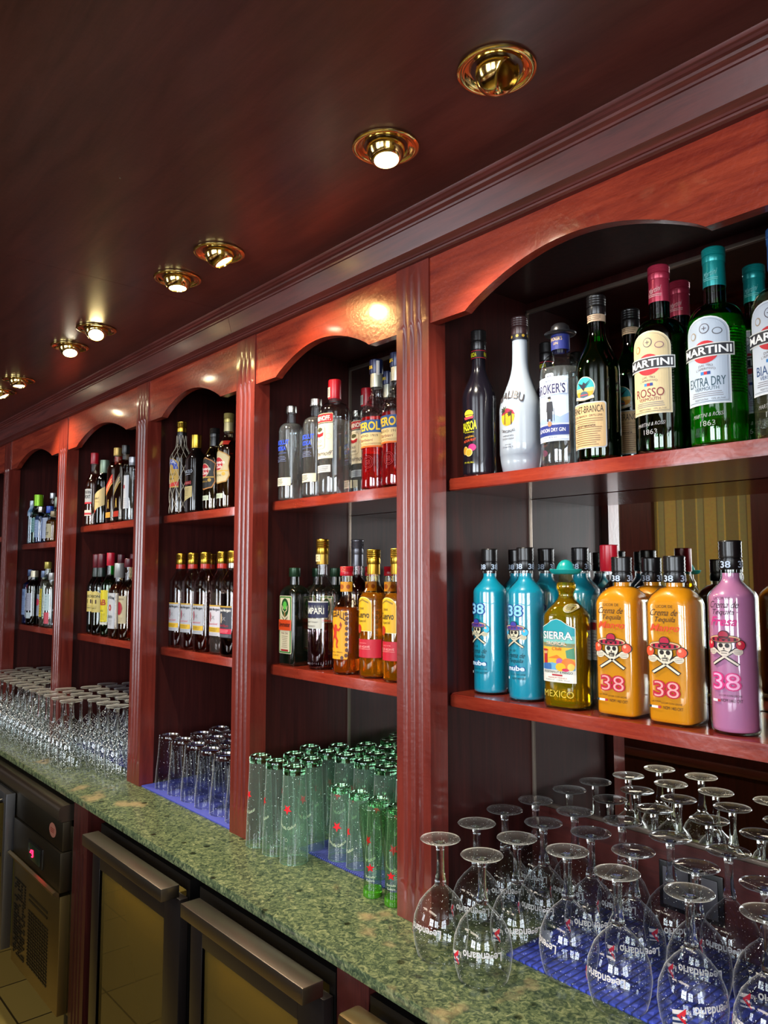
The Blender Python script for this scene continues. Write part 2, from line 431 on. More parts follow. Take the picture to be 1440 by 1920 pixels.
# wall behind the viewer, with window openings
FW = (-5.65, -4.15), (-1.5, 0.0), (.45, 1.95)
bm = bmesh.new()
xs = [X0, -5.65, -4.15, -1.5, 0.0, .45, 1.95, X1]
for i in range(0, 7, 2): box(bm, xs[i], xs[i+1], YB - .1, YB, 0, 3.0)
for a, b_ in FW: box(bm, a, b_, YB - .1, YB, 0, 1.0); box(bm, a, b_, YB - .1, YB, 2.5, 3.0)
o = obj('wall_front', bm, WP, smooth=False); o['kind'] = 'structure'
bm = bmesh.new()
box(bm, X1, X1 + .1, YB, -2.05, 0, 3); box(bm, X1, X1 + .1, -.35, YF + .1, 0, 3); box(bm, X1, X1 + .1, -2.05, -.35, 0, .95); box(bm, X1, X1 + .1, -2.05, -.35, 2.45, 3)
o = obj('wall_right', bm, WP, smooth=False); o['kind'] = 'structure'
WHITE = principled('dark_window_frame', '#3a1d14', .4)
def window(n, ax, a, b_, z0, z1, c):
    bm = bmesh.new()
    def bar(u0, u1, w0, w1):
        if ax == 'x': box(bm, u0, u1, c - .03, c + .03, w0, w1)
        else: box(bm, c - .03, c + .03, u0, u1, w0, w1)
    bar(a, a + .06, z0, z1); bar(b_ - .06, b_, z0, z1); bar(a, b_, z0, z0 + .06); bar(a, b_, z1 - .06, z1)
    m_ = (a + b_) / 2; bar(m_ - .03, m_ + .03, z0, z1); bar(a, b_, (z0 + z1) / 2 - .02, (z0 + z1) / 2 + .02)
    o = obj('window_%d' % n, bm, WHITE, smooth=False); o['kind'] = 'structure'
for i, (a, b_) in enumerate(FW): window(i + 1, 'x', a, b_, 1.0, 2.5, YB + .09 if False else YB + .1)
window(4, 'y', -2.05, -.35, .95, 2.45, X1 - .1)
# panelling and dark posts on that wall (they show in the mirror)
for i, (a, b_) in enumerate(((-4.10, -3.77), (-2.85, -1.75))):
    struct('trim_%d' % (i + 1), (a, b_, YB, YB + .06, 0, 2.9), MAH_DARK)
struct('trim_3', (X0, X1, YB, YB + .05, .0, .95), MAH_DARK)
# dropped mahogany ceiling over the bar
struct('ceiling_soffit', (X0, X1, -1.3, 1.62, 2.452, 3.0), MAH_CEIL)
bm = bmesh.new()          # the two boards of the soffit with their joint
box(bm, X0, -2.025, -1.28, 1.12, 2.446, 2.452); box(bm, -2.0235, X1, -1.28, 1.12, 2.446, 2.452)
o = obj('ceiling_boards', bm, MAH_CEIL, smooth=False); o['kind'] = 'structure'

# cornice (trim) under the ceiling
cor = [(1.62, 2.449), (1.100, 2.449), (1.101, 2.4455), (1.1045, 2.441), (1.108, 2.4395), (1.111, 2.436), (1.1165, 2.434), (1.1185, 2.430), (1.122, 2.428),
       (1.1255, 2.4245), (1.1265, 2.4205), (1.130, 2.4195), (1.1415, 2.376), (1.1335, 2.3735), (1.1345, 2.370), (1.1400, 2.3665), (1.1455, 2.363), (1.1475, 2.3600), (1.1510, 2.3595),
       (1.1525, 2.3565), (1.1575, 2.3535), (1.1655, 2.353), (1.62, 2.353)]
o = profile_bar('trim_4', cor, X0, -2.010, MAH_TRIM, angle=22); o['kind'] = 'structure'
o = profile_bar('trim_5', cor, -2.0088, X1, MAH_TRIM, angle=22); o['kind'] = 'structure'

# ------------------------------------------------------------------ shelving of the back bar
PIL = [(-.453, -.346), (-1.292, -1.186), (-2.015, -1.911), (-2.745, -2.642), (-3.600, -3.488), (-4.472, -4.360), (-5.35, -5.24)]
CT = .91
def pilaster(xa, xb, label, z0=CT, z1=2.353, yf=1.165, depth=.052, zg0=1.0, zg1=2.222, name='fluted_pilaster', mat=None):
    W = xb - xa; bm = bmesh.new()
    cols = [(0, 0)]
    for g in (.27, .5, .73):
        gw = .0075
        for k in range(-4, 5): cols.append((g * W + gw * k / 4, cos(pi/2*k/4)))
    cols.append((W, 0))
    zs = [z0, zg0 - .02]
    zs += [zg0 - .02 + .05 * k / 6 for k in range(1, 7)]
    zs += [zg1 - .04 + .04 * k / 6 for k in range(0, 7)]
    zs += [z1]
    def gz(z):
        if z <= zg0 - .02 or z >= zg1: return 0
        return min(1, math.sqrt(max(0, min((z - zg0 + .02) / .05, (zg1 - z) / .04))))
    grid = [[bm.verts.new((xa + x, yf + .0065 * d * gz(z), z)) for x, d in cols] for z in zs]
    for r0, r1 in zip(grid, grid[1:]):
        for i in range(len(cols) - 1): bm.faces.new((r0[i], r0[i+1], r1[i+1], r1[i]))
    bk = [[bm.verts.new((x, yf + depth, z)) for x in (xa, xb)] for z in (z0, z1)]
    L_ = [g[0] for g in grid]; R_ = [g[-1] for g in grid]
    bm.faces.new([bk[0][0]] + [bk[1][0]] + list(reversed(L_)))
    bm.faces.new(R_ + [bk[1][1], bk[0][1]])
    bm.faces.new((bk[0][1], bk[1][1], bk[1][0], bk[0][0]))
    bm.faces.new(grid[-1] + [bk[1][1], bk[1][0]]); bm.faces.new(list(reversed(grid[0])) + [bk[0][0], bk[0][1]])
    bmesh.ops.recalc_face_normals(bm, faces=bm.faces)
    o = obj(name, bm, mat or MAH_POST, angle=25)
    return set_props(o, label, 'pilaster', None)
plab = ['fluted mahogany pilaster right of the bay with cream liqueur bottles',
        'tallest-looking fluted mahogany pilaster between the coloured liqueur bay and the green-glass bay',
        'fluted mahogany pilaster between the green-glass bay and the bay with four dark rum bottles',
        'fluted mahogany pilaster left of the clear tumblers on the blue mat',
        'fluted mahogany pilaster between the whisky bay and the narrow gin bay',
        'fluted mahogany pilaster at the left edge of the photo',
        'fluted mahogany pilaster furthest along the back bar']
for (a, b_), l in zip(PIL, plab): pilaster(a, b_, l)

def valance(xa, xb, hmax, parent):
    bm = bmesh.new(); zb, zt = 2.205, 2.353; fl = .104
    P = [(xa, zt), (xa, zb), (xa + fl, zb)]
    W = xb - xa - 2 * fl
    for k in range(1, 40):
        s = k / 40; h = sin(pi * s) ** .85
        P.append((xa + fl + W * s, zb + hmax * h))
    P += [(xb - fl, zb), (xb, zb), (xb, zt)]
    f = [bm.verts.new((x, 1.169, z)) for x, z in P]; b_ = [bm.verts.new((x, 1.192, z)) for x, z in P]
    n = len(P)
    # strips between the lower outline and the top edge
    tf = [bm.verts.new((x, 1.169, zt)) for x, z in P[1:-1]]; tb = [bm.verts.new((x, 1.192, zt)) for x, z in P[1:-1]]
    for i in range(1, n - 2):
        bm.faces.new((f[i], f[i+1], tf[i], tf[i-1])); bm.faces.new((b_[i+1], b_[i], tb[i-1], tb[i]))
        bm.faces.new((f[i+1], f[i], b_[i], b_[i+1]))
        bm.faces.new((tf[i-1], tf[i], tb[i], tb[i-1]))
    for v in (f[0], f[-1], b_[0], b_[-1]): bm.verts.remove(v)
    bm.faces.new((f[1], tf[0], tb[0], b_[1])); bm.faces.new((f[n-2], b_[n-2], tb[-1], tf[-1]))
    bmesh.ops.recalc_face_normals(bm, faces=bm.faces)
    return obj('valance', bm, MAH_FRONT, parent, angle=30)

ZU, ZL = 1.865, 1.388
unit_lab = ['mahogany shelving unit at the right holding vermouth and cream liqueur bottles above upturned goblets',
            'mahogany shelving unit with vodka bottles above and green tall glasses below',
            'mahogany shelving unit with four dark rum bottles above and clear tumblers below',
            'mahogany shelving unit with whisky bottles on both shelves',
            'narrow-looking mahogany shelving unit with gin bottles near the left edge',
            'mahogany shelving unit cut off by the left edge of the photo']
BACK = 1.54
for i in range(6):
    xr = PIL[i][0] + .022; xl = PIL[i+1][1] - .022
    u = empty('shelving_unit', (0, 0, 0), 0, unit_lab[i], 'shelves')
    zu = 1.81 if i == 4 else ZU
    xl2, xr2 = xl + .001, xr - .001
    for s, (a, b_) in enumerate(((xl - .03, xl2), (xr2, xr + .03))):
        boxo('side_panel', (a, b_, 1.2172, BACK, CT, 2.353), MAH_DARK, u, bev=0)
    for z in (zu, ZL):
        bm = bmesh.new(); ya = 1.241
        rr = .05; P = [(xl2, BACK - .012), (xl2, ya + rr*.5)]
        for k in range(1, 6): P.append((xl2 + rr * sin(pi/2*k/6) * .5, ya + rr*.5 - rr*.5 * (1 - cos(pi/2*k/6)) - 0))
        P = [(xl2, BACK - .012), (xl2, ya + .006), (xl2 + .006, ya), (xr2 - .006, ya), (xr2, ya + .006), (xr2, BACK - .012)]
        a_ = [bm.verts.new((x, y, z - .028)) for x, y in P]; c_ = [bm.verts.new((x, y, z)) for x, y in P]
        bm.faces.new(list(reversed(c_))); bm.faces.new(a_)
        for k in range(len(P)): bm.faces.new((a_[k], c_[k], c_[(k+1) % len(P)], a_[(k+1) % len(P)]))
        bmesh.ops.recalc_face_normals(bm, faces=bm.faces)
        es = [e for e in bm.edges if abs(e.verts[0].co.y - ya) < .008 and abs(e.verts[1].co.y - ya) < .008 and abs(e.verts[0].co.z - e.verts[1].co.z) < 1e-4]
        bmesh.ops.bevel(bm, geom=es, offset=.0025, segments=2, affect='EDGES')
        s_ = obj('shelf', bm, MAH_SHELF, u, angle=50)
    valance(xl + .023, xr - .023, .078 if i == 0 else .062, u)
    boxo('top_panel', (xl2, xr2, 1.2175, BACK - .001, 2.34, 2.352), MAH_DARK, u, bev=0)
    if i < 2:
        boxo('mirror', (xl2 + .004, xr2 - .004, BACK - .004, BACK, 1.106, 2.312), MIRROR, u, bev=0)
        bm = bmesh.new()
        box(bm, xl2, xr2, BACK - .009, BACK, 1.098, 1.106, .001); box(bm, xl2, xr2, BACK - .009, BACK, 2.312, 2.321, .001); box(bm, xl2, xl2 + .005, BACK - .009, BACK, 1.1, 2.32, .001)
        obj('mirror_trim', bm, principled('mirror_bead', '#8d7d70', .3, metal=.6), u)
        boxo('backsplash', (xl2, xr2, BACK - .012, BACK, CT, 1.098), MAH_TRIM, u, bev=0)
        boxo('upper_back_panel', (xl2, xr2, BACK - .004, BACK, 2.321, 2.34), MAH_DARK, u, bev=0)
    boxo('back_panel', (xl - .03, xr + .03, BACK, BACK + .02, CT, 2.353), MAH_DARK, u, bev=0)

# electrical socket on the backsplash behind the goblets
s = empty('power_socket', (-.805, 1.5278, 1.01), 0, 'grey power socket with black frame on the red board behind the goblets', 'socket')
bm = bmesh.new(); box(bm, -.068, .068, -.006, 0, -.048, .048, .003); obj('frame', bm, BLACK, s)
bm = bmesh.new(); box(bm, -.058, -.002, -.009, -.006, -.038, .038, .002); box(bm, .002, .058, -.009, -.006, -.038, .038, .002); obj('cover', bm, GREYP, s)

# ------------------------------------------------------------------ worktop
o = boxo('worktop', (-6.2, -.1, .957, 1.61, .888, .91), MARBLE, bev=.0025)
set_props(o, 'long polished green marble worktop running under all the shelving', 'worktop')

# ------------------------------------------------------------------ recessed downlights
def bmdir(bm, d):
    q = Vector((0, 0, -1)).rotation_difference(Vector(d).normalized())
    bmesh.ops.rotate(bm, verts=bm.verts, cent=(0, 0, 0), matrix=q.to_matrix())
LAMP = {}
def lampm(h, s):
    return principled('lamp_glow_%s' % h.strip('#'), '#ffffff', .4, emit=h, es=s)
ZC = 2.446
def downlight(x, y, d, col, power, label, on=True, glow='#fff4d8', gs=22, spot_dir=None):
    e = empty('downlight', (x, y, ZC), 0, label, 'downlight', None)
    bm = bmesh.new()
    lathe(bm, [(0, .060), (-.0015, .0625), (-.004, .0625), (-.0055, .060), (-.006, .054), (-.0045, .0525), (-.0035, .050), (-.003, .045), (.0, .041)], 56, False, False)
    bmesh.ops.reverse_faces(bm, faces=bm.faces)
    obj('trim_ring', bm, BRASS, e, angle=50)
    bm = bmesh.new()                 # eyeball: sphere cut open at the lamp end
    R = .036; pts = []
    a0 = radians(47)
    for k in range(0, 15):
        a = a0 + (pi*.62 - a0) * k / 14
        pts.append((-R * cos(a), R * sin(a)))
    rim = [(pts[0][0] - .001, pts[0][1] - .0035), (pts[0][0] + .006, pts[0][1] - .005), (pts[0][0] + .02, .012)]
    lathe(bm, list(reversed(pts)) + rim, 48, False, False)
    bmdir(bm, d); bmesh.ops.translate(bm, verts=bm.verts, vec=(0, 0, -.004))
    bmesh.ops.recalc_face_normals(bm, faces=bm.faces)
    obj('eyeball', bm, BRASS, e, angle=40)
    bm = bmesh.new(); r0 = pts[0][1] - .0045
    lathe(bm, [(pts[0][0] + .004, r0), (pts[0][0] + .001, r0 * .7), (pts[0][0], .001)], 32, False, True)
    bmdir(bm, d); bmesh.ops.translate(bm, verts=bm.verts, vec=(0, 0, -.004))
    obj('bulb', bm, lampm(glow, gs) if on else BRASS_IN, e)
    if on:
        l = bpy.data.lights.new('spot', 'SPOT'); l.energy = power; l.color = col; l.spot_size = radians(100); l.spot_blend = .7; l.shadow_soft_size = .02
        lo = bpy.data.objects.new('spot', l); C.objects.link(lo); lo.parent = e
        dv = Vector(d).normalized(); sd = Vector(spot_dir or d).normalized()
        lo.location = dv * .034 + Vector((0, 0, -.006))
        lo.rotation_euler = Vector((0, 0, -1)).rotation_difference(sd).to_euler()
WARM = (1, .80, .52); WHT = (1, .91, .74)
downlight(-.753, .893, (.80, .10, -.52), WHT, 0, 'unlit brass eyeball downlight, nearest and largest in the ceiling', on=False)
downlight(-1.033, .905, (.16, -.06, -1), WHT, 30, 'lit brass downlight second from the right, beside the unlit one', spot_dir=(.15, .3, -1))
downlight(-1.659, .905, (.25, .42, -.85), (1, .60, .22), 11, 'brass downlight with orange-yellow glow in the middle of the ceiling', glow='#ffd070', gs=16, spot_dir=(.3, .5, -1.0))
downlight(-1.882, .903, (.05, .02, -1), WHT, 26, 'brass downlight pointing straight down, left of the orange-glowing one', spot_dir=(0, .3, -1))
downlight(-2.455, .900, (.52, -.22, -.82), WARM, 26, 'brass downlight with round bright face turned towards the viewer', glow='#ffe9a8', gs=30)
downlight(-2.706, .901, (.38, -.05, -.92), WHT, 17, 'brass downlight just left of the one turned towards the viewer')
downlight(-3.316, .905, (.1, .06, -1), WARM, 17, 'small-looking brass downlight near the left edge of the ceiling')
downlight(-3.573, .905, (.2, .45, -.85), WARM, 17, 'brass downlight cut by the left edge of the photo')
bm = bmesh.new(); bmesh.ops.create_icosphere(bm, subdivisions=1, radius=.0022); 
o = obj('ceiling_screw', bm, STEEL, loc=(-1.47, .577, 2.4455)); set_props(o, 'tiny silver screw head in the dark ceiling, upper left', 'screw')


# unseen lamps added on the customers' side for sparkle in the glassware
for i in range(9):
    for (yy, zz) in ((-.95, 2.452), (-2.9, 2.9)):
        e = empty('sparkle_lamp', (1.6 - i * .85, yy, zz), 0, 'small round ceiling lamp on the customers\' side of the room', 'added lamp', 'added sparkle lamps over the customers')
        bm = bmesh.new(); lathe(bm, [(0, .055), (-.004, .055), (-.006, .05), (-.005, .042)], 24, False, False); obj('ring', bm, BRASS, e)
        bm = bmesh.new(); lathe(bm, [(-.005, .042), (-.0045, .0)], 24, False, False); obj('lens', bm, lampm('#ffe8c0', 30), e)

# ------------------------------------------------------------------ coolers under the worktop
GLASS_D = shell('#8a7a44', .8, haze=.2)  # olive tint and haze stand for warm light reflected in the panes
def cooler(xa, xb, label, hcol, rounded=False):
    e = empty('back_bar_cooler', ((xa + xb) / 2, 1.2, 0), 0, label, 'cooler'); o_ = Vector((-(xa + xb) / 2, -1.2, 0))
    def part(n, fn, mat, par=e, **k):
        bm = bmesh.new(); fn(bm); bmesh.ops.translate(bm, verts=bm.verts, vec=o_); return obj(n, bm, mat, par, **k)
    def body(bm):
        box(bm, xa, xa + .02, .962, 1.5, .06, .872); box(bm, xb - .02, xb, .962, 1.5, .06, .872)
        box(bm, xa + .02, xb - .02, 1.48, 1.5, .06, .872); box(bm, xa + .02, xb - .02, .962, 1.48, .842, .872); box(bm, xa + .02, xb - .02, .962, 1.48, .06, .09)
    part('body', body, BLACK, smooth=False)
    def inner(bm):
        box(bm, xa + .021, xb - .021, 1.45, 1.475, .091, .84); box(bm, xa + .021, xa + .03, 1.0, 1.45, .091, .84); box(bm, xb - .03, xb - .021, 1.0, 1.45, .091, .84); box(bm, xa + .03, xb - .03, .97, 1.45, .091, .1)
    part('inner_lining', inner, LINER, smooth=False)
    for z in (.34, .60): part('wire_shelf', lambda bm: box(bm, xa + .031, xb - .031, 1.0, 1.44, z, z + .006), STEEL_D)
    def frame(bm):
        box(bm, xa + .004, xa + .062, .936, .960, .075, .828, .002); box(bm, xb - .092, xb - .004, .936, .960, .075, .828, .002)
        box(bm, xa + .062, xb - .092, .936, .960, .755, .828, .002); box(bm, xa + .062, xb - .092, .936, .960, .075, .13, .002)
    d = part('door', frame, principled('black_door_frame', '#1a1616', .3))
    part('glass_pane', lambda bm: box(bm, xa + .060, xb - .090, .945, .953, .128, .757), GLASS_D, d, smooth=False)
    hx0, hx1 = xa + (.05 if not rounded else 0.0), xb - .002
    part('handle', lambda bm: box(bm, hx0, hx1, .884, .934, .836, .868, .008 if rounded else .0025), hcol, d)
    l = bpy.data.lights.new('cooler_fill', 'AREA'); l.shape = 'RECTANGLE'; l.size = .4; l.size_y = .05; l.energy = 1.6; l.color = (1, .83, .42)  # unseen lamp added inside the cooler to brighten its door glass
    lo = bpy.data.objects.new('cooler_fill', l); C.objects.link(lo); lo.parent = e; lo.location = (0, -.17, .83)
cooler(-1.803, -1.247, 'black glass-door cooler under the worktop with the nearer long steel bar handle', STEEL)
cooler(-2.452, -1.856, 'black glass-door cooler beside the dark fluted post, farther steel bar handle', STEEL)
cooler(-1.142, -.55, 'cooler at the bottom edge of the photo with rounded brassy handle', principled('warm_steel', '#b9a070', .3, metal=1), True)
o = boxo('divider_panel', (-1.243, -1.146, .962, 1.5, .0, .886), MAH_DARK, bev=.001)
set_props(o, 'narrow mahogany panel under the worktop between two coolers', 'panel')
pilaster(-2.690, -2.565, 'dark fluted mahogany post under the worktop right of the steel cooler', z0=0, z1=.886, yf=.962, depth=.5, zg0=.05, zg1=.74, name='fluted_post', mat=MAH_DARK)  # dark wood chosen to paint in the shade under the worktop
o = boxo('apron_board', (-2.56, -.1, 1.0, 1.03, .874, .887), MAH_DARK, bev=0); set_props(o, 'dark mahogany board directly beneath the front of the worktop', 'board')

# stainless cooler at the left
st = empty('steel_counter_cooler', (-3.6, 1.2, 0), 0, 'long stainless steel counter cooler with red digital display at lower left', 'cooler')
O2 = Vector((3.6, -1.2, 0))
def sp_(n, fn, mat, par=st, **k):
    bm = bmesh.new(); fn(bm); bmesh.ops.translate(bm, verts=bm.verts, vec=O2); return obj(n, bm, mat, par, **k)
sp_('body', lambda bm: box(bm, -5.4, -2.702, .965, 1.5, .19, .80, .002), STEEL_D)
def rounded_top(bm):
    P = [(1.5, .872), (.94, .872), (.930, .870), (.923, .864), (.920, .855), (.920, .826), (.930, .826), (.930, .818), (1.5, .818)]
    a = [bm.verts.new((-5.4, y, z)) for y, z in P]; b_ = [bm.verts.new((-2.716, y, z)) for y, z in P]
    for i in range(len(P)): bm.faces.new((a[i], b_[i], b_[(i+1) % len(P)], a[(i+1) % len(P)]))
    bm.faces.new(list(reversed(a))); bm.faces.new(b_); bmesh.ops.recalc_face_normals(bm, faces=bm.faces)
sp_('rounded_top', rounded_top, STEEL)
sp_('fascia', lambda bm: box(bm, -5.4, -2.712, .934, .965, .722, .817, .0015), STEEL_D)
sp_('control_panel', lambda bm: box(bm, -3.225, -2.704, .926, .965, .592, .720, .002), STEEL_D)
def ledge(bm):
    P = [(.926, .592), (.915, .600), (.905, .596), (.905, .590), (.926, .578)]
    a = [bm.verts.new((-3.225, y, z)) for y, z in P]; b_ = [bm.verts.new((-2.706, y, z)) for y, z in P]
    for i in range(len(P)): bm.faces.new((a[i], b_[i], b_[(i+1) % len(P)], a[(i+1) % len(P)]))
    bm.faces.new(list(reversed(a))); bm.faces.new(b_); bmesh.ops.recalc_face_normals(bm, faces=bm.faces)
sp_('panel_lip', ledge, principled('lit_edge_steel', '#c9b68a', .28, metal=1))  # pale brassy colour paints warm light onto the lip
gp = sp_('vent_panel', lambda bm: box(bm, -3.225, -2.712, .932, .965, .195, .577, .002), principled('yellow_lit_steel', '#857348', .36, metal=.9))  # yellowish steel tone stands for warm light falling on the panel
def grille(bm):
    for k in range(2): box(bm, -3.03, -2.83, .9295, .9335, .486 - k*.018, .493 - k*.018)
    for r in range(17):
        for c in range(9): box(bm, -3.035 + c*.0245, -3.017 + c*.0245, .9295, .9335, .432 - r*.0115, .4375 - r*.0115)
    rr = random.Random(3)
    for r in range(26):
        for c in range(7):
            if rr.random() < .7: box(bm, -3.20 + c*.019, -3.186 + c*.019, .9295, .9335, .500 - r*.0105, .5055 - r*.0105)
sp_('vent_grille', grille, BLACK, gp, smooth=False)
cp = sp_('display_housing', lambda bm: box(bm, -3.035, -2.875, .921, .930, .618, .688, .004), BLACK)
sp_('display_window', lambda bm: box(bm, -3.022, -2.895, .9195, .9215, .626, .680, .0005), principled('smoked_display', '#1d2a20', .15), cp)
def seg7(bm, x, z, segs, s=.011):
    H = dict(a=(0, 2*s, 1), g=(0, s, 1), d=(0, 0, 1), f=(0, s, 0), b=(s, s, 0), e=(0, 0, 0), c=(s, 0, 0))
    for k in segs:
        u, v, h = H[k]
        if h: box(bm, x+u+.001, x+u+s-.001, .9175, .9195, z+v-.001, z+v+.001)
        else: box(bm, x+u-.001, x+u+.001, .9175, .9195, z+v+.001, z+v+s-.001)
def digits(bm): seg7(bm, -3.000, .640, 'gb'); seg7(bm, -2.980, .640, 'abcdg')
sp_('red_digits', digits, principled('red_led', '#ff1030', .5, emit='#ff1840', es=6), cp, smooth=False)
def stick(bm):
    v = [bm.verts.new((-2.812 + .034*cos(2*pi*k/28), .9333, .770 + .024*sin(2*pi*k/28))) for k in range(28)]
    v2 = [bm.verts.new((p.co.x, .9342, p.co.z)) for p in v]
    bm.faces.new(v); bm.faces.new(list(reversed(v2)))
    for k in range(28): bm.faces.new((v[k], v2[k], v2[(k+1) % 28], v[(k+1) % 28]))
    bmesh.ops.recalc_face_normals(bm, faces=bm.faces)
o = sp_('oval_sticker', stick, principled('faded_pink_sticker', '#8d5a4c', .5))
bmt, mt = decal_mesh([('rect', -.022, .004 - k*.006, .020 - k*.003, .0065 - k*.006, '#6e2218', 0) for k in range(3)], lambda u, v, off: (u - 2.812 + 3.6, .9333 - off - 1.2, v + .770))
obj('sticker_lettering', bmt, mt, o, smooth=False)
def dframe(bm):
    box(bm, -3.262, -3.232, .896, .930, .235, .808, .002); box(bm, -4.1, -4.07, .896, .930, .235, .808, .002)
    box(bm, -4.07, -3.262, .896, .930, .768, .808, .002); box(bm, -4.07, -3.262, .896, .930, .235, .275, .002)
dr = sp_('glass_door', dframe, principled('grey_aluminium', '#6b6c70', .35, metal=.8))
sp_('glass_pane', lambda bm: box(bm, -4.07, -3.262, .908, .916, .275, .768), GLASS_D, dr, smooth=False)
sp_('interior_lining', lambda bm: box(bm, -4.07, -3.262, .935, .962, .275, .70), principled('lit_cooler_interior', '#8a7a35', .5), dr, smooth=False)  # olive colour stands for yellowish light showing in the door glass
sp_('door_handle', lambda bm: tube(bm, [(-3.285, .896, .775), (-3.285, .862, .772), (-3.285, .858, .76), (-3.285, .858, .59), (-3.285, .862, .575), (-3.285, .896, .572)], .009), BLACK, dr)
for x in (-2.85, -3.9, -5.2):
    sp_('leg', lambda bm: (lambda: [lathe(bm, [(0, .02), (.01, .02), (.012, .014), (.19, .014)], 16), bmesh.ops.translate(bm, verts=bm.verts, vec=(x, 1.02, 0))])(), BLACK)

# customers' bar counter behind the viewer (shows only in the mirror)
fb = empty('front_bar_counter', (-2, -.85, 0), 0, 'dark panelled bar counter reflected low in the mirror behind the goblets', 'bar counter')
bm = bmesh.new(); box(bm, -4, 4, -.28, .28, 0, 1.02); 
obj('body', bm, MAH_DARK, fb, smooth=False)
bm = bmesh.new(); box(bm, -4.05, 4.05, -.34, .34, 1.02, 1.07, .012); obj('counter_top', bm, MAH_TRIM, fb)
for z in (.98, .74, .2):
    bm = bmesh.new(); box(bm, -4, 4, .28, .30, z - .02, z + .02, .004); obj('moulding', bm, MAH_TRIM, fb)

# ------------------------------------------------------------------ mats
def mat_obj(x0, x1, y0, y1, m, label, t=.005):
    bm = bmesh.new(); box(bm, x0, x1, y0, y1, CT, CT + t, .0015); o = obj('bar_mat', bm, m); set_props(o, label, 'mat')
mat_obj(-1.02, -.46, 1.205, 1.525, MAT_DIA, 'bright blue quilted mat under the upturned goblets at the right')
mat_obj(-1.765, -1.30, 1.235, 1.525, MAT_RIB, 'ribbed blue mat under the green-tinted tall glasses')
mat_obj(-2.635, -2.022, 1.172, 1.525, MAT_FLAT, 'smooth blue mat under the clear tumblers')
mat_obj(-3.46, -2.75, 1.235, 1.525, MAT_FLAT, 'blue mat beneath the right-hand end of the packed stemmed glasses')
MT = CT + .005

# ------------------------------------------------------------------ glassware
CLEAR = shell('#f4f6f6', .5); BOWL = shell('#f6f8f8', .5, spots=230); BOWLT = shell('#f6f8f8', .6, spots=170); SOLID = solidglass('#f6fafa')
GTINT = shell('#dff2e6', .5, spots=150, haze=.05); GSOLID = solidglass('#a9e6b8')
FOOTG = solidglass('#ffffff')

def goblet_proto(kind):
    e = empty('upturned_goblet')
    if kind == 'small':
        bowl = [(0, .0455), (.002, .0465), (.02, .0515), (.045, .055), (.07, .0525), (.095, .0425), (.112, .029), (.122, .018), (.128, .0125), (.131, .0095)]
        stem = [(.1305, .0105), (.134, .0120), (.142, .0105), (.155, .0084), (.175, .0074), (.195, .0078), (.206, .0092), (.2105, .012)]
        foot = [(.2100, .0105), (.2125, .018), (.2148, .030), (.2160, .0385), (.2172, .0398), (.2186, .0388), (.2194, .030), (.2205, .016), (.2208, .004)]
    else:
        bowl = [(0, .036), (.002, .037), (.03, .0425), (.06, .0455), (.09, .044), (.115, .036), (.132, .022), (.142, .012), (.146, .008)]
        stem = [(.1455, .0085), (.152, .0075), (.175, .0052), (.22, .005), (.242, .007), (.247, .010)]
        foot = [(.2465, .0095), (.249, .018), (.2515, .032), (.253, .0415), (.2545, .0425), (.256, .0415), (.2568, .03), (.258, .004)]
    n = 44 if kind == 'small' else 26
    bm = bmesh.new(); lathe(bm, bowl, n, False, False)
    # rolled rim
    r = bowl[0][1]
    lathe(bm, [(.002, r + .0008), (0, r + .0006), (-.0001, r - .0004), (.001, r - .0012), (.003, r - .0008)], n, False, False)
    bmesh.ops.translate(bm, verts=bm.verts, vec=(0, 0, .0001))
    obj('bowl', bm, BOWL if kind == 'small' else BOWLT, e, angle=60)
    bm = bmesh.new(); lathe(bm, stem, 20); obj('stem', bm, SOLID, e)
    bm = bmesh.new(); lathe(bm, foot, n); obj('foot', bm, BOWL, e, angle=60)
    if kind == 'small':
        it = [('text', 'Legendario', 0, .052, .074, .019, {'bold': .02, 'arc': -.002}, '#d9d4d4', 0), ('text', 'Ron', .0465, .058, .010, .009, {}, '#d9d4d4', 0),
              ('poly', [(.047, .075), (.070, .083), (.071, .060), (.048, .054)], '#d9d4d4', 0), ('poly', [(.0475, .073), (.0705, .080), (.0707, .076), (.0477, .069)], '#26335e', 1),
              ('poly', [(.0478, .065), (.0708, .071), (.0710, .066), (.0480, .060)], '#26335e', 1),
              ('poly', [(.0475, .078), (.0485, .052), (.0640, .066)], '#d02030', 2), ('poly', star_pts(.0525, .066, .0034), '#f4f0f0', 2)]
        rr = [(z, q, q, 2) for z, q in bowl]
        b2, ms = decal_mesh(it, surf_of(rr), flip=.112, seg=.004)
        # add a white stripe tail behind the star
        obj('printed_emblem', b2, ms, e, smooth=False)
    return e

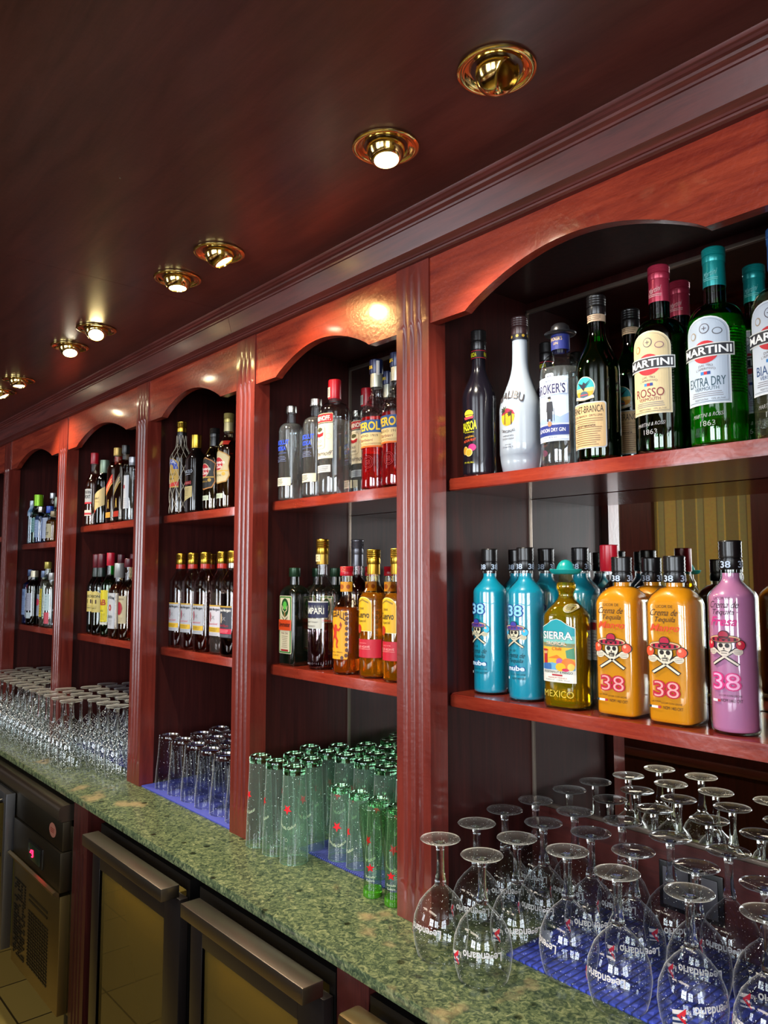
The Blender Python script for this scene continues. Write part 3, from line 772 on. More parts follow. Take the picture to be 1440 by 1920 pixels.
def tumbler_proto(kind):
    e = empty('upturned_tumbler')
    n = 36
    if kind == 'green':
        P = [(0, .0365), (.03, .0362), (.09, .0345), (.15, .0320), (.195, .0300), (.222, .0292)]; base = [(.221, .0291), (.232, .0296), (.238, .0285), (.2405, .024), (.2385, .018), (.237, .004)]; top = '#cfeadb'
        sh_, so_ = GTINT, GSOLID
    elif kind == 'green_short':
        P = [(0, .0325), (.04, .0318), (.10, .0285), (.15, .0262), (.168, .0260)]; base = [(.167, .0259), (.176, .0262), (.182, .0252), (.184, .021), (.182, .015), (.181, .004)]
        sh_, so_ = GTINT, GSOLID
    elif kind == 'clear':
        P = [(0, .0455), (.02, .0462), (.06, .0435), (.11, .0385), (.15, .0360), (.163, .0358)]; base = [(.162, .0356), (.170, .0360), (.176, .0345), (.178, .029), (.175, .02), (.174, .004)]
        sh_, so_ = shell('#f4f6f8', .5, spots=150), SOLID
    else:
        P = [(0, .033), (.05, .034), (.12, .0315), (.19, .030), (.232, .0300)]; base = [(.231, .0299), (.242, .0302), (.247, .029), (.2485, .024), (.246, .004)]
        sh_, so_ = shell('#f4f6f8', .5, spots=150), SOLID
    bm = bmesh.new(); lathe(bm, P, n, False, False)
    r = P[0][1]; lathe(bm, [(.003, r + .0007), (.0002, r + .0006), (0, r - .0006), (.0015, r - .0014), (.004, r - .0009)], n, False, False)
    obj('glass_wall', bm, sh_, e, angle=60)
    bm = bmesh.new(); lathe(bm, base, n); obj('thick_base', bm, so_, e)
    if kind.startswith('green'):
        H = P[-1][0]; c = H * (.62 if kind == 'green' else .52)
        it = [('poly', star_pts(0, c, .0135, pi), '#e01c28', 0), ('text', 'Estrella Galicia', 0, c - .034, .05, .008, {'arc': -.012}, '#d8e6c0', 0)]
        if kind == 'green': it += [('ring', .0, c - .075, .004, .004, .0006, '#c8d8b8', 0), ('text', 'CE', 0, c - .095, .007, .004, {}, '#c8d8b8', 0)]
        b2, ms = decal_mesh(it, surf_of([(z, q, q, 2) for z, q in P])); obj('printed_star', b2, ms, e, smooth=False)
    return e

def pilsner_proto():
    e = empty('slim_beer_glass')
    P = [(.016, .0212), (.03, .0205), (.06, .0206), (.10, .0240), (.14, .0285), (.17, .0312), (.198, .0322), (.2, .0318), (.199, .0308)]
    bm = bmesh.new(); lathe(bm, P, 36, False, False); obj('glass_wall', bm, shell('#e2f4dc', .35), e, angle=60)
    bm = bmesh.new(); lathe(bm, [(0, .0205), (.0015, .0222), (.010, .0226), (.017, .0213), (.0175, .012), (.016, .003)], 36); obj('green_base', bm, principled('green_glass_foot', '#7ff03c', .02, trans=.75), e)
    it = [('poly', star_pts(0, .068, .0105), '#e01c28', 0), ('text', 'Estrella', 0, .048, .022, .005, {}, '#d8e6c0', 0), ('text', 'Galicia', 0, .040, .020, .005, {}, '#d8e6c0', 0)]
    b2, ms = decal_mesh(it, surf_of([(z, q, q, 2) for z, q in P[:7]])); obj('printed_star', b2, ms, e, smooth=False)
    return e

PROTO = {}
def place(key, maker, x, y, z, rz, label, cat, group=None, name=None):
    if key not in PROTO:
        e = PROTO[key] = maker()
    else:
        e = copy_tree(PROTO[key])
    e.location = (x, y, z); e.rotation_euler = (0, 0, rz)
    for k in ('label', 'category', 'group'):
        if k in e: del e[k]
    return set_props(e, label, cat, group)

GOB = [(-1.111, 1.117), (-1.128, 1.243), (-1.150, 1.360), (-1.15, 1.470), (-.997, 1.112), (-1.014, 1.235), (-1.038, 1.352), (-.897, 1.239), (-.927, 1.3605), (-1.040, 1.466),
       (-.777, 1.216), (-.815, 1.332), (-.925, 1.4715), (-.808, 1.455), (-.653, 1.232), (-.700, 1.347), (-.697, 1.465), (-.535, 1.246), (-.585, 1.356), (-.583, 1.47), (-.472, 1.40), (-.655, 1.118), (-.535, 1.13)]
GOB = GOB[:20]
glab = {0: 'upturned printed goblet beside the foot of the fluted pilaster, leftmost of its group',
        4: 'upturned printed goblet standing on bare green marble, second from the pilaster in the front row',
        7: 'upturned goblet half on marble, half on the quilted blue mat, third in the front row',
        10: 'upturned goblet at the edge of the quilted mat, fourth in the front row',
        14: 'large-looking upturned goblet near the lower right corner, fifth in the front row',
        17: 'upturned goblet cut off by the right edge of the photo in the front row',
        3: 'upturned goblet at the back against the dark side panel and the board',
        13: 'upturned goblet directly in front of the grey power socket'}
spin = [.1, .5, .8, .4, .7, .9, .3, -.5, .6, .2, .05, .7, .3, .9, 1.2, .5, .2, -.3, .8, .4, .1, .7]
for i, (x, y) in enumerate(GOB):
    l = glab.get(i)
    zz = MT if y > 1.26 and x > -1.02 or (x > -.95 and y > 1.2) else CT
    if i in (0, 1, 2, 3, 4): zz = CT
    place('goblet', lambda: goblet_proto('small'), x, y, zz, spin[i], l or 'clear printed goblet standing upside down behind the front row in the right-hand bay', 'glass', 'upturned goblets in the right-hand bay')

# tall green-tinted glasses
n = 0
for r, yy in enumerate((1.176, 1.260, 1.345, 1.418, 1.490)):
    x = -1.872 + (.0 if r % 2 == 0 else .042)
    lim = -1.66 if r == 0 else (-1.70 if r == 1 else -1.32)
    while x < lim:
        if not (r == 4 and (x < -1.86)):
            if yy > 1.45 : pass
            n += 1
            lab = None
            if r == 0: lab = ['tall green-tinted glass upside down on bare marble, nearest the pilaster on its left', 'tall green-tinted glass upside down on marble, middle one of the front three', 'tall green-tinted glass upside down, rightmost of the front three'][min(2, round((x + 1.872) / .084))]
            place('tall_green', lambda: tumbler_proto('green'), x, yy, MT if (x > -1.73 and yy > 1.27) else CT, random.uniform(-.6, .9), lab or 'tall green-tinted glass with red star, upside down in the packed rows of its bay', 'glass', 'tall green-tinted glasses')
        x += .084
shorts = [(-1.622, 1.285), (-1.600, 1.372) , (-1.545, 1.300), (-1.47, 1.300), (-1.395, 1.300)]
shorts = [(-1.630, 1.272), (-1.555, 1.272), (-1.480, 1.272), (-1.405, 1.272), (-1.335, 1.272)]
for i, (x, y) in enumerate(shorts):
    place('short_green', lambda: tumbler_proto('green_short'), x, y, MT, .55 if i == 0 else random.uniform(-.5, .6),
          ['shorter green-tinted glass with large plain red star, left end of the short row'][0] if i == 0 else 'shorter green-tinted glass upside down on the ribbed blue mat', 'glass', 'shorter green-tinted glasses')
place('pilsner', pilsner_proto, -1.407, 1.192, CT, .6, 'slim upright beer glass with bright green base, left of two', 'glass')
place('pilsner', pilsner_proto, -1.338, 1.197, CT, .5, 'slim upright beer glass with bright green base, touching the pilaster', 'glass')

# clear tumblers
for r, yy in enumerate((1.235, 1.332, 1.428)):
    x = -2.555 + .045 * (r % 2)
    while x < -2.06:
        if not (r == 2 and x > -2.40):
            place('tumbler', lambda: tumbler_proto('clear'), x, yy, MT, random.uniform(0, 3), 'clear conical tumbler upside down on the smooth blue mat', 'glass', 'clear tumblers on the blue mat')
        x += .0965
for k, x in enumerate((-2.30, -2.22, -2.14, -2.06)):
    place('tall_clear', lambda: tumbler_proto('tall'), x, 1.475, MT, 0, 'tall narrow clear glass standing behind the tumblers', 'glass', 'tall clear glasses behind the tumblers').scale = (1, 1, 1.15)

# packed stemmed glasses
for r, yy in enumerate((1.068, 1.158, 1.248, 1.338, 1.428)):
    x = -4.46 + .045 * (r % 2)
    while x < -2.80:
        ok = True
        if yy > 1.11 and (-3.66 < x < -3.435): ok = False
        if yy > 1.11 and x < -4.31: ok = False
        if yy > 1.20 and (-3.70 < x < -3.40): ok = False
        if r == 0 and x > -3.0: ok = False
        if ok:
            zz = CT if yy < 1.24 or x < -3.5 else MT
            place('stemmed', lambda: goblet_proto('tall'), x, yy, zz, 0,
                  'clear stemmed glass upside down among the sparkling packed rows, left of the tumblers', 'glass', 'packed stemmed glasses at the left')
        x += .0935

# ------------------------------------------------------------------ bottles
def prof(R, hs, hn, rn, hl, p=2, ry=None, base=.93, style='s', waist=0):
    """rings of a bottle up to the lip: body radius R to hs, shoulder to hn, neck rn to hl"""
    ry = ry or R; out = [(0, R*base*.96, ry*base*.96, p), (.002, R*base, ry*base, p), (.006, R*.985, ry*.985, p), (.011, R, ry, p)]
    for k in range(1, 5):
        z = .011 + (hs - .011) * k / 5
        s = 1 - waist * sin(pi * k / 5)
        out.append((z, R*s, ry*s, p))
    out.append((hs, R, ry, p))
    for k in range(1, 11):
        t = k / 10; z = hs + (hn - hs) * t
        if style == 's': f = .5 + .5 * cos(pi * t)
        elif style == 'round': f = math.sqrt(max(0, 1 - t**2)) if t < .9 else .436 * (1 - t) / .1
        elif style == 'bell': f = (.5 + .5 * cos(pi * t**.8))
        else: f = 1 - t
        out.append((z, rn + (R - rn) * f, rn + (ry - rn) * f, 2 + (p - 2) * max(0, 1 - t*1.3)))
    out.append(((hn + hl) / 2, rn*.985, rn*.985, 2)); out.append((hl, rn*.97, rn*.97, 2))
    return out

def inner(rings, level, w=.0018, top=None):
    out = []
    for z, rx, ry, p in rings:
        z2 = max(z, .004) if z < .004 else z
        if z > level: break
        if out and z2 <= out[-1][0]: continue
        out.append((z2, rx - w, ry - w, p))
    rx, ry, p = interp(rings, level, 1), interp(rings, level, 2), interp(rings, level, 3)
    if level > out[-1][0] + 1e-4: out.append((level, rx - w, ry - w, p))
    return out

def screwcap(bm, z0, z1, r, ridged=True):
    P = [(z0, r*.97), (z0 + .001, r)]
    if ridged:
        h = z1 - z0; zz = z0 + h*.35; P += [(zz, r), (zz + .001, r*.93), (zz + .002, r*.93), (zz + .003, r*1.02)]
        m_ = zz + .003
        for k in range(1, 5): P += [(m_ + (z1 - .003 - m_) * (k - .5) / 4, r*.975), (m_ + (z1 - .003 - m_) * k / 4, r*1.02)]
    P += [(z1 - .0015, r), (z1, r*.92)]
    lathe(bm, P, 28)

def bottle(name, rings, glass=None, liq=None, level=.2, cap=None, cap2=None, front=(), band=None, band_items=(), extra=None, n=40, spin=0, opaque=None):
    """cap=(z0,z1,r,mat,ridged)  cap2: capsule/neck sleeve  band: (z0,z1,r)+items wrapped on the neck"""
    e = empty(name)
    if opaque:
        bm = bmesh.new(); loft(bm, rings, n); obj('glass_body', bm, opaque, e, angle=50)
    else:
        bm = bmesh.new(); loft(bm, rings, n, True, False); obj('glass_body', bm, glass or CLEAR, e, angle=50)
        if liq:
            bm = bmesh.new(); loft(bm, inner(rings, level), n); obj('liquid', bm, liq, e, angle=50)
    if cap:
        bm = bmesh.new(); screwcap(bm, *cap[:3], cap[4] if len(cap) > 4 else True); co = obj('cap', bm, cap[3], e, angle=30)
    if cap2:
        bm = bmesh.new(); lathe(bm, [(cap2[0], cap2[2]*1.0), (cap2[0] + .0008, cap2[2]*1.01), (cap2[1], (cap2[4] if len(cap2) > 4 else cap2[2]*.98))], 28, False, False); obj('neck_sleeve', bm, cap2[3], e)
    if band_items:
        r = band
        b2, ms = decal_mesh(list(band_items), lambda u, v, off: ((r+off)*sin(u/r), -(r+off)*cos(u/r), v), seg=.004); obj('neck_label', b2, ms, e, smooth=False)
    if front:
        b2, ms = decal_mesh(list(front), surf_of(rings, spin)); obj('label', b2, ms, e, smooth=False)
    if extra: extra(e)
    return e

def lines(u0, u1, v0, v1, n, col, layer, h=.0011, seed=0):
    r = random.Random(seed); out = []
    for k in range(n):
        v = v1 - (v1 - v0) * (k + .5) / n; a = (u1 - u0) * .5 * r.uniform(.55, .98); c = (u0 + u1) / 2
        out.append(('rect', c - a, v - h/2, c + a, v + h/2, col, layer))
    return out
def fine(s, cu, cv, w_, h_, col, layer, **k): return ('text', s, cu, cv, w_, h_, k, col, layer)
T = fine

def skull(cu, cv, s, hat='#b02030', hat2='#2a1418', bone='#e8dcc8', mar='#e85030'):
    """sombrero skull with two maracas over crossed bones"""
    q = []
    K = '#241a18'
    for sg in (-1, 1):
        q += [('poly', [(cu - sg*.020*s, cv - .024*s), (cu - sg*.016*s, cv - .028*s), (cu + sg*.018*s, cv - .004*s), (cu + sg*.014*s, cv + .000*s)], K, 0),
              ('poly', [(cu - sg*.0185*s, cv - .0245*s), (cu - sg*.0165*s, cv - .0265*s), (cu + sg*.0165*s, cv - .0038*s), (cu + sg*.0145*s, cv - .0018*s)], bone, 1),
              ('ell', cu + sg*.0175*s, cv - .006*s, .0065*s, .0052*s, bone, 2),
              ('ell', cu + sg*.021*s, cv + .004*s, .0068*s, .0078*s, K, 2), ('ell', cu + sg*.021*s, cv + .004*s, .0058*s, .0068*s, mar, 3), ('ell', cu + sg*.0195*s, cv + .0065*s, .002*s, .0024*s, '#f4b090', 4)]
        for f in range(3): q.append(('rect', cu + sg*.0175*s - .005*s, cv - .0045*s - f*.0022*s, cu + sg*.0175*s + .005*s, cv - .0040*s - f*.0022*s, K, 4))
    q += [('ell', cu, cv + .002*s, .0105*s, .0125*s, K, 3), ('ell', cu, cv + .0025*s, .0095*s, .0112*s, bone, 4), ('rr', cu - .006*s, cv - .0115*s, cu + .006*s, cv - .003*s, .002*s, bone, 4),
          ('ell', cu - .0042*s, cv + .003*s, .003*s, .0032*s, K, 5), ('ell', cu + .0042*s, cv + .003*s, .003*s, .0032*s, K, 5), ('poly', [(cu, cv + .0005*s), (cu - .0014*s, cv - .0028*s), (cu + .0014*s, cv - .0028*s)], K, 5),
          ('poly', [(cu - .0065*s, cv - .0062*s), (cu, cv - .0036*s), (cu + .0065*s, cv - .0062*s), (cu, cv - .0053*s)], K, 5), ('rect', cu - .004*s, cv - .0088*s, cu + .004*s, cv - .0080*s, K, 5),
          ('ell', cu, cv + .0125*s, .0215*s, .0062*s, K, 5), ('ell', cu, cv + .0128*s, .0205*s, .0052*s, '#d8b080', 6), ('ell', cu, cv + .0122*s, .0185*s, .0040*s, hat, 7)]
    for k in range(5): q.append(('rect', cu + (-.0155 + k*.007)*s, cv + .0098*s, cu + (-.0125 + k*.007)*s, cv + .0142*s, hat2, 8))
    q += [('ell', cu, cv + .0185*s, .0072*s, .0068*s, K, 8), ('ell', cu, cv + .0185*s, .0062*s, .0058*s, hat, 9), ('rect', cu - .0062*s, cv + .0145*s, cu + .0062*s, cv + .0165*s, hat2, 10)]
    return q

BLKCAP = capm('#141212'); SIL = capm('#b8b4ac', 1, .25); GOLD = capm('#c9a23c', 1, .28); REDC = capm('#b81424'); MAROON = capm('#5c1420'); BLUEC = capm('#22306e')
BROWNC = capm('#3a2424'); 
def K_passoa():
    r = prof(.036, .175, .255, .0145, .305, style='s', waist=.03)
    f = [('ell', 0, .140, .0115, .0085, '#e2b62c', 0), ('rect', -.012, .1365, .012, .1378, '#1a1214', 1), ('poly', [(-.013, .133), (.012, .134), (.011, .129), (-.010, .127)], '#c83a4a', 1),
         T('PASSOA', 0, .1125, .037, .021, '#d8d020', 0, bold=.02, tilt=.12), T('THE PASSION DRINK', 0, .0985, .026, .0028, '#d8d020', 0), T('WITH NATURAL', 0, .088, .026, .0042, '#d8a020', 0, tilt=.1), T('PASSION FRUIT', 0, .080, .032, .0055, '#e0502c', 0, tilt=.12, shear=.2),
         ('ell', .008, .064, .009, .008, '#a82468', 0), ('ell', -.009, .058, .0075, .0095, '#c9a860', 1), ('ell', -.009, .058, .006, .008, '#b07c20', 2), ('ell', .001, .053, .0085, .009, '#d8c080', 3), ('ell', .001, .053, .007, .0075, '#b88c28', 4),
         T('17% VOL 70CL', 0, .031, .026, .0035, '#c8c020', 0)]
    b = [('rect', -.03, .270, .03, .286, '#1a1416', 0), ('rect', -.046, .2695, .046, .2708, '#c02030', 1), ('rect', -.046, .2862, .046, .2876, '#c02030', 1), T('PASSOA', -.004, .278, .020, .010, '#d8d020', 2, bold=.02), T('PASSOA', .032, .278, .020, .010, '#d8d020', 2, bold=.02)]
    return bottle('black_liqueur_bottle', r, opaque=principled('black_bottle', '#15121a', .16, coat=.6), cap=(.290, .335, .0165, BLKCAP), front=f, band=.0152, band_items=b)
def K_malibu():
    r = prof(.0425, .135, .245, .0155, .296, style='bell', base=.86)
    r[0:4] = [(0, .036, .036, 2), (.004, .0375, .0375, 2), (.02, .0405, .0405, 2), (.035, .042, .042, 2)]
    K = '#3a3436'
    f = [T('MALIBU', .002, .150, .060, .018, K, 3, bold=.01, arc=.012), ('ell', -.001, .1135, .0165, .0185, '#e0b020', 0), ('poly', [(-.0165, .118), (-.012, .127), (0, .132), (.012, .127), (.0165, .118), (0, .122)], '#c02848', 1), ('ell', -.001, .105, .012, .008, '#e89020', 1)]
    for (cx, cy, s) in ((-.006, .127, 1.0), (.009, .119, .8)):
        f.append(('poly', [(cx - .0008, cy), (cx + .0012, cy), (cx + .001, .098), (cx - .001, .098)], '#2a2a20', 2))
        for a in (0, 35, 75, 110, 150, 185, 215, 325):
            a = radians(a); f.append(('poly', [(cx, cy), (cx + s*.006*cos(a - .25), cy + s*.006*sin(a - .25) + .002), (cx + s*.0115*cos(a), cy + s*.0115*sin(a)), (cx + s*.006*cos(a + .2), cy + s*.006*sin(a + .2))], '#1e2a1c', 3))
    f += [T('ORIGINAL', 0, .0865, .034, .006, K, 0, arc=-.004), T('WHITE RUM WITH', 0, .0735, .026, .0035, K, 0), T('COCONUT LIQUEUR', 0, .067, .028, .0035, K, 0), T('IMPORTED', 0, .055, .014, .002, K, 0), T('21% ALC/VOL 1L', 0, .050, .026, .003, K, 0)]
    b = [('rect', -.05, .286, .05, .297, '#1a1820', 0)] + [('ell', x, .2925, .003, .003, '#a88830', 1) for x in (-.02, -.008, .006, .018, .03)]
    return bottle('white_bottle', r, opaque=principled('frosted_white_bottle', '#9da6b2', .22, coat=.5), cap=(.297, .336, .0168, BROWNC), front=f, band=.0166, band_items=b, cap2=(.285, .298, .0163, capm('#1a1820')))
def K_broker():
    r = prof(.0400, .185, .232, .0165, .272, style='round')
    K = '#2a2450'
    f = [('rect', -.036, .048, .036, .178, '#c3cfe0', 0), ('rect', -.0345, .0505, .0345, .0515, '#8a9ac0', 1), ('rr', -.009, .174, .009, .186, .004, '#d4dbe8', 0), T('40%', 0, .180, .010, .005, K, 1)]
    for k in range(16): f.append(('rect', -.0335 + k*.0045, .142, -.0331 + k*.0045, .172, '#9aa8c4', 1))
    f += [('rect', -.034, .143, .034, .165, '#c8d2e2', 2), T("BROKER'S", -.001, .154, .062, .020, K, 3, bold=.015), ('rect', -.033, .1405, .033, .1415, '#8a9ac0', 2), ('rect', -.033, .1665, .033, .1673, '#8a9ac0', 2), T('PREMIUM', 0, .170, .018, .0035, K, 3),
          ('poly', [(-.036, .088), (-.02, .098), (-.01, .092), (.008, .102), (.02, .096), (.036, .104), (.036, .084), (-.036, .084)], '#8fa4d0', 1),
          ('rect', -.036, .060, .036, .0805, '#20307a', 2), T('LONDON DRY GIN', 0, .0705, .058, .0075, '#e8eaf2', 3), ('ell', 0, .083, .0045, .0055, '#a87858', 3), T('70 cl  47% vol.', 0, .056, .030, .0035, K, 3),
          ('rect', -.0022, .0925, .0022, .126, '#2a2c34', 2), ('poly', [(-.006, .128), (.006, .128), (.0075, .108), (-.0075, .108)], '#2a2c34', 2), ('ell', 0, .1315, .0024, .0030, '#b89c88', 2), ('rr', -.0032, .134, .0032, .138, .001, '#22242a', 3), ('rect', -.0045, .1335, .0045, .1342, '#22242a', 3),
          ('poly', [(-.0058, .108), (-.001, .108), (-.0022, .088), (-.0055, .088)], '#2a2c34', 3), ('poly', [(.0058, .108), (.001, .108), (.0022, .088), (.0055, .088)], '#2a2c34', 3), ('rect', .0088, .088, .0095, .114, '#22242a', 3)]
    b = [('rect', -.052, .240, .052, .272, '#242c70', 0), T("BROKER'S", 0, .262, .026, .008, '#c8a860', 1), T('GIN', 0, .252, .010, .005, '#c8a860', 1)]
    def hat(e):
        bm = bmesh.new(); lathe(bm, [(.271, .018), (.2715, .025), (.2735, .0295), (.276, .0305), (.2755, .0285), (.2735, .024), (.2745, .0195), (.283, .0187), (.291, .0165), (.296, .011), (.298, .003)], 36); obj('bowler_hat_cap', bm, principled('black_hat', '#1a191c', .35), e, angle=60)
    return bottle('clear_gin_bottle', r, CLEAR, liquid('#f4f8f8', 1.34), .20, front=f, band=.0172, band_items=b, extra=hat)
def K_fernet():
    r = prof(.0405, .175, .262, .0150, .305, style='s')
    f = [('ell', 0, .140, .0205, .0225, '#e8dcc0', 0), ('ell', 0, .1405, .0190, .0210, '#2a9aa0', 1), ('poly', [(-.0185, .137), (.0185, .137), (.0165, .127), (.010, .122), (-.010, .122), (-.0165, .127)], '#d89028', 2), ('poly', [(-.018, .140), (.018, .140), (.0185, .133), (-.0185, .133)], '#e0c070', 3),
         ('ell', .000, .1265, .0085, .0075, '#3a5a6a', 4), ('rect', -.008, .1255, .008, .1275, '#b84050', 5), ('poly', [(-.013, .152), (-.002, .143), (.0, .134), (.003, .143), (.014, .156), (.004, .148), (.0, .152), (-.003, .147)], '#1a1c2c', 5),
         ('poly', [(-.019, .119), (0, .115), (.019, .119), (.018, .125), (0, .1205), (-.018, .125)], '#dcd0b8', 6), T('FRATELLI BRANCA MILANO', 0, .1195, .034, .0032, '#3a3028', 7, arc=-.003),
         ('rr', -.0395, .0235, .0395, .112, .005, '#b9c0c4', 0), ('rr', -.0375, .0255, .0375, .110, .005, '#c9a878', 1)]
    f += [T('FERNET-BRANCA', 0, .0985, .068, .0135, '#2a2018', 2), T('FRATELLI BRANCA - DISTILLERIE', 0, .0860, .064, .0042, '#5a4030', 2), T('FERNET BRANCA', 0, .0665, .040, .0042, '#3a2a20', 2)] + lines(-.034, .034, .028, .082, 13, '#7a5a40', 2, seed=2)
    b = [('rect', -.046, .276, .046, .290, '#b89c80', 0)] + lines(-.02, .02, .278, .289, 3, '#4a3028', 1)
    return bottle('green_amaro_bottle', r, shell('#2f9a3a', .7), liquid('#207a28', 1.36), .235, cap=(.290, .330, .0172, BLKCAP), front=f, band=.0160, band_items=b)
def martini(name, glass, liq, level, capc, paper, word, wcol):
    r = prof(.0450, .205, .252, .0170, .318, p=2.0, style='round', base=.95)
    red = '#c01c28'; K = '#26262c'
    f = [('arch', -.0375, .070, .0375, .222, '#e4e6e6' if paper != '#c9b48a' else '#ddd0b0', 0), ('arch', -.0355, .072, .0355, .2200, paper, 1), ('arch', -.0330, .0745, .0330, .2175, '#6a6a70', 2), ('arch', -.0324, .0751, .0324, .2169, paper, 3),
         ('ell', 0, .1595, .0205, .0195, red, 4), ('poly', [(-.0435, .1505), (.0435, .1505), (.0435, .1735), (-.0435, .1735)], '#cfcfca', 5), ('poly', [(-.0415, .1525), (.0415, .1525), (.0415, .1715), (-.0415, .1715)], K, 6), T('MARTINI', 0, .162, .078, .0135, '#f0f0ee', 7, bold=.025),
         ('ell', 0, .200, .0078, .0088, '#5a5058', 4), ('ell', 0, .200, .0064, .0074, paper, 5), T('+', 0, .200, .007, .007, '#5a5058', 6), ('ell', -.019, .190, .0052, .0068, '#c07840' if paper == '#c9b48a' else '#a08a70', 4), ('ell', -.019, .190, .0036, .0050, paper, 5), ('ell', .019, .193, .0075, .0060, '#8a6068' if paper == '#c9b48a' else '#5a5a60', 4), ('ell', .019, .193, .0060, .0045, paper, 5),
         T('DAL 1863', 0, .1352, .022, .0042, '#6a5a58', 4, arc=.002), T("L'APERITIVO", 0, .1290, .030, .0042, '#6a5a58', 4, arc=.002), ('rect', -.0075, .1205, -.0025, .1258, '#3078b8', 4), ('rect', -.0025, .1205, .0025, .1258, red, 4), ('rect', .0025, .1205, .0075, .1258, '#203a80', 4),
         T(word, 0, .1085, .058 if len(word) > 7 else .050, .0155, wcol, 4, bold=.005), T('VERMOUTH', 0, .0965, .038, .0062, wcol, 4)] + lines(-.028, .028, .082, .092, 3, '#7a7478', 4, seed=5) + [T('15% alc./vol.', .018, .0785, .020, .003, '#4a4448', 4), T('PRODOTTO IN ITALIA', -.008, .0785, .022, .003, '#4a4448', 4)]
    b = [T('Martini', 0, .305, .022, .010, '#d8a8a8' if capc == '#a02840' else '#7ac8c4', 0, shear=.3, tilt=.25)] + lines(-.014, .014, .292, .298, 2, '#d8a8a8' if capc == '#a02840' else '#7ac8c4', 0)
    c = capm(capc, .35, .3)
    def ridges(e):
        bm = bmesh.new()
        for k in range(22):
            z = .09 + k * .0052
            for sg in (-1,):
                pts = []
                for q in range(7):
                    a = radians(48 + q * 7.5); pts.append(((.0452) * sin(a), -(.0452) * cos(a), z))
                tube(bm, pts, .0011, 5)
        for k in range(9):
            for j, a0 in enumerate((-30, 12)):
                a = radians(a0 + k*3.2); a2 = radians(a0 + k*3.2 + 4)
                tube(bm, [(.0452*sin(a), -.0452*cos(a), .016 + j*.012), (.0452*sin(a2), -.0452*cos(a2), .032 + j*.012)], .0007, 4)
        obj('moulded_ridges', bm, glass, e)
    rr = bottle(name, r, glass, liq, level, cap=(.326, .353, .0182, c), cap2=(.283, .327, .0176, c, .0172), front=f, band=.0180, band_items=b, extra=ridges)
    bm = bmesh.new(); b2, ms = decal_mesh([T('MARTINI & ROSSI', 0, .052, .050, .0065, '#9a9a98', 0, shear=.2, tilt=.05), T('1863', 0, .038, .024, .009, '#9a9a98', 0)], surf_of(r)); bm.free(); obj('embossed_lettering', b2, ms, rr, smooth=False)
    return rr
K_rosso = lambda: martini('red_vermouth_bottle', shell('#4fae52', .6), liquid('#0c1a10', 1.36), .21, '#a02840', '#c9b48a', 'ROSSO', '#7a2c34')
K_dry = lambda: martini('dry_vermouth_bottle', shell('#56c83c', .6), liquid('#6cf04c', 1.34), .225, '#0e8a88', '#b4bfcc', 'EXTRA DRY', '#2a4a58')
K_bianco = lambda: martini('white_vermouth_bottle', shell('#e4e6da', .6), liquid('#f0ecd0', 1.34), .24, '#3a6ab0', '#c3cad4', 'BIANCO', '#2a4a78')

def c38_caps(col='#b9c8dc'):
    return [T('38', x, .2785, .0165, .0115, col, 0, bold=.02) for x in (-.030, -.002, .026)]
def nube_like(name, fill, glass, words, pal):
    r = prof(.0365, .222, .258, .0150, .300, style='s', base=.95)
    e = bottle(name, r, glass, cream(fill), .264, cap=(.2700, .319, .0170, BLKCAP), front=words, band=.0176, band_items=c38_caps())
    return e
def K_nube():
    D = '#1d4a9a'; K = '#12303c'
    w_ = [T('38', 0, .186, .040, .0265, D, 0, bold=.06), T('38', 0, .186, .034, .0225, '#8fd0e8', 1, bold=.02)] + skull(0, .138, 1.05, '#3a3a9a', '#7a3a6a', '#d8d0b0', '#38b8e8') + \
        [T('Licor de', -.008, .1045, .020, .006, K, 0, shear=.35), T('Crema de', 0, .0945, .044, .0105, K, 0, shear=.35), T('Tequila', 0, .082, .036, .0105, K, 0, shear=.35), T('nube', .002, .068, .040, .0130, D, 0, bold=.09), T('nube', .002, .068, .037, .0105, '#d8f0f8', 1, bold=.03),
         T('LICOR CON LECHE', .006, .055, .032, .003, K, 0), T('NOM 1463 CRT', .008, .047, .030, .0048, K, 0), ('rect', -.021, .0445, -.0155, .0495, '#e8f0f0', 0)]
    return nube_like('blue_cream_bottle', '#0fa6c4', shell('#f0f4f4', .8), w_, None)
def K_pink():
    K = '#3a2430'; R_ = '#d0307a'
    w_ = [T('LICOR DE', -.002, .2225, .026, .0045, K, 0), T('Crema de', 0, .212, .046, .0115, K, 0, shear=.35), T('Tequila', -.002, .1985, .036, .0115, K, 0, shear=.35), T('Fresa', 0, .1845, .042, .0150, '#c8307c', 0, shear=.35, bold=.02)] + skull(0, .142, 1.1, '#a0203c', '#3a1418', '#e0d0c0', '#c01c38') + \
        [T('38', 0, .0865, .046, .030, R_, 0, bold=.06), T('38', 0, .0865, .041, .026, '#f0a8cc', 1, bold=-.005), T('LICOR CON LECHE', .006, .064, .034, .003, K, 0), T('NOM 1463 CRT', .008, .056, .032, .005, K, 0), ('rect', -.024, .053, -.014, .057, '#f0e8e8', 0), ('rect', -.014, .053, -.009, .057, '#b03040', 0)]
    rr = nube_like('pink_cream_bottle', '#da88b8', shell('#f0f4f4', .8), w_, None)
    return rr
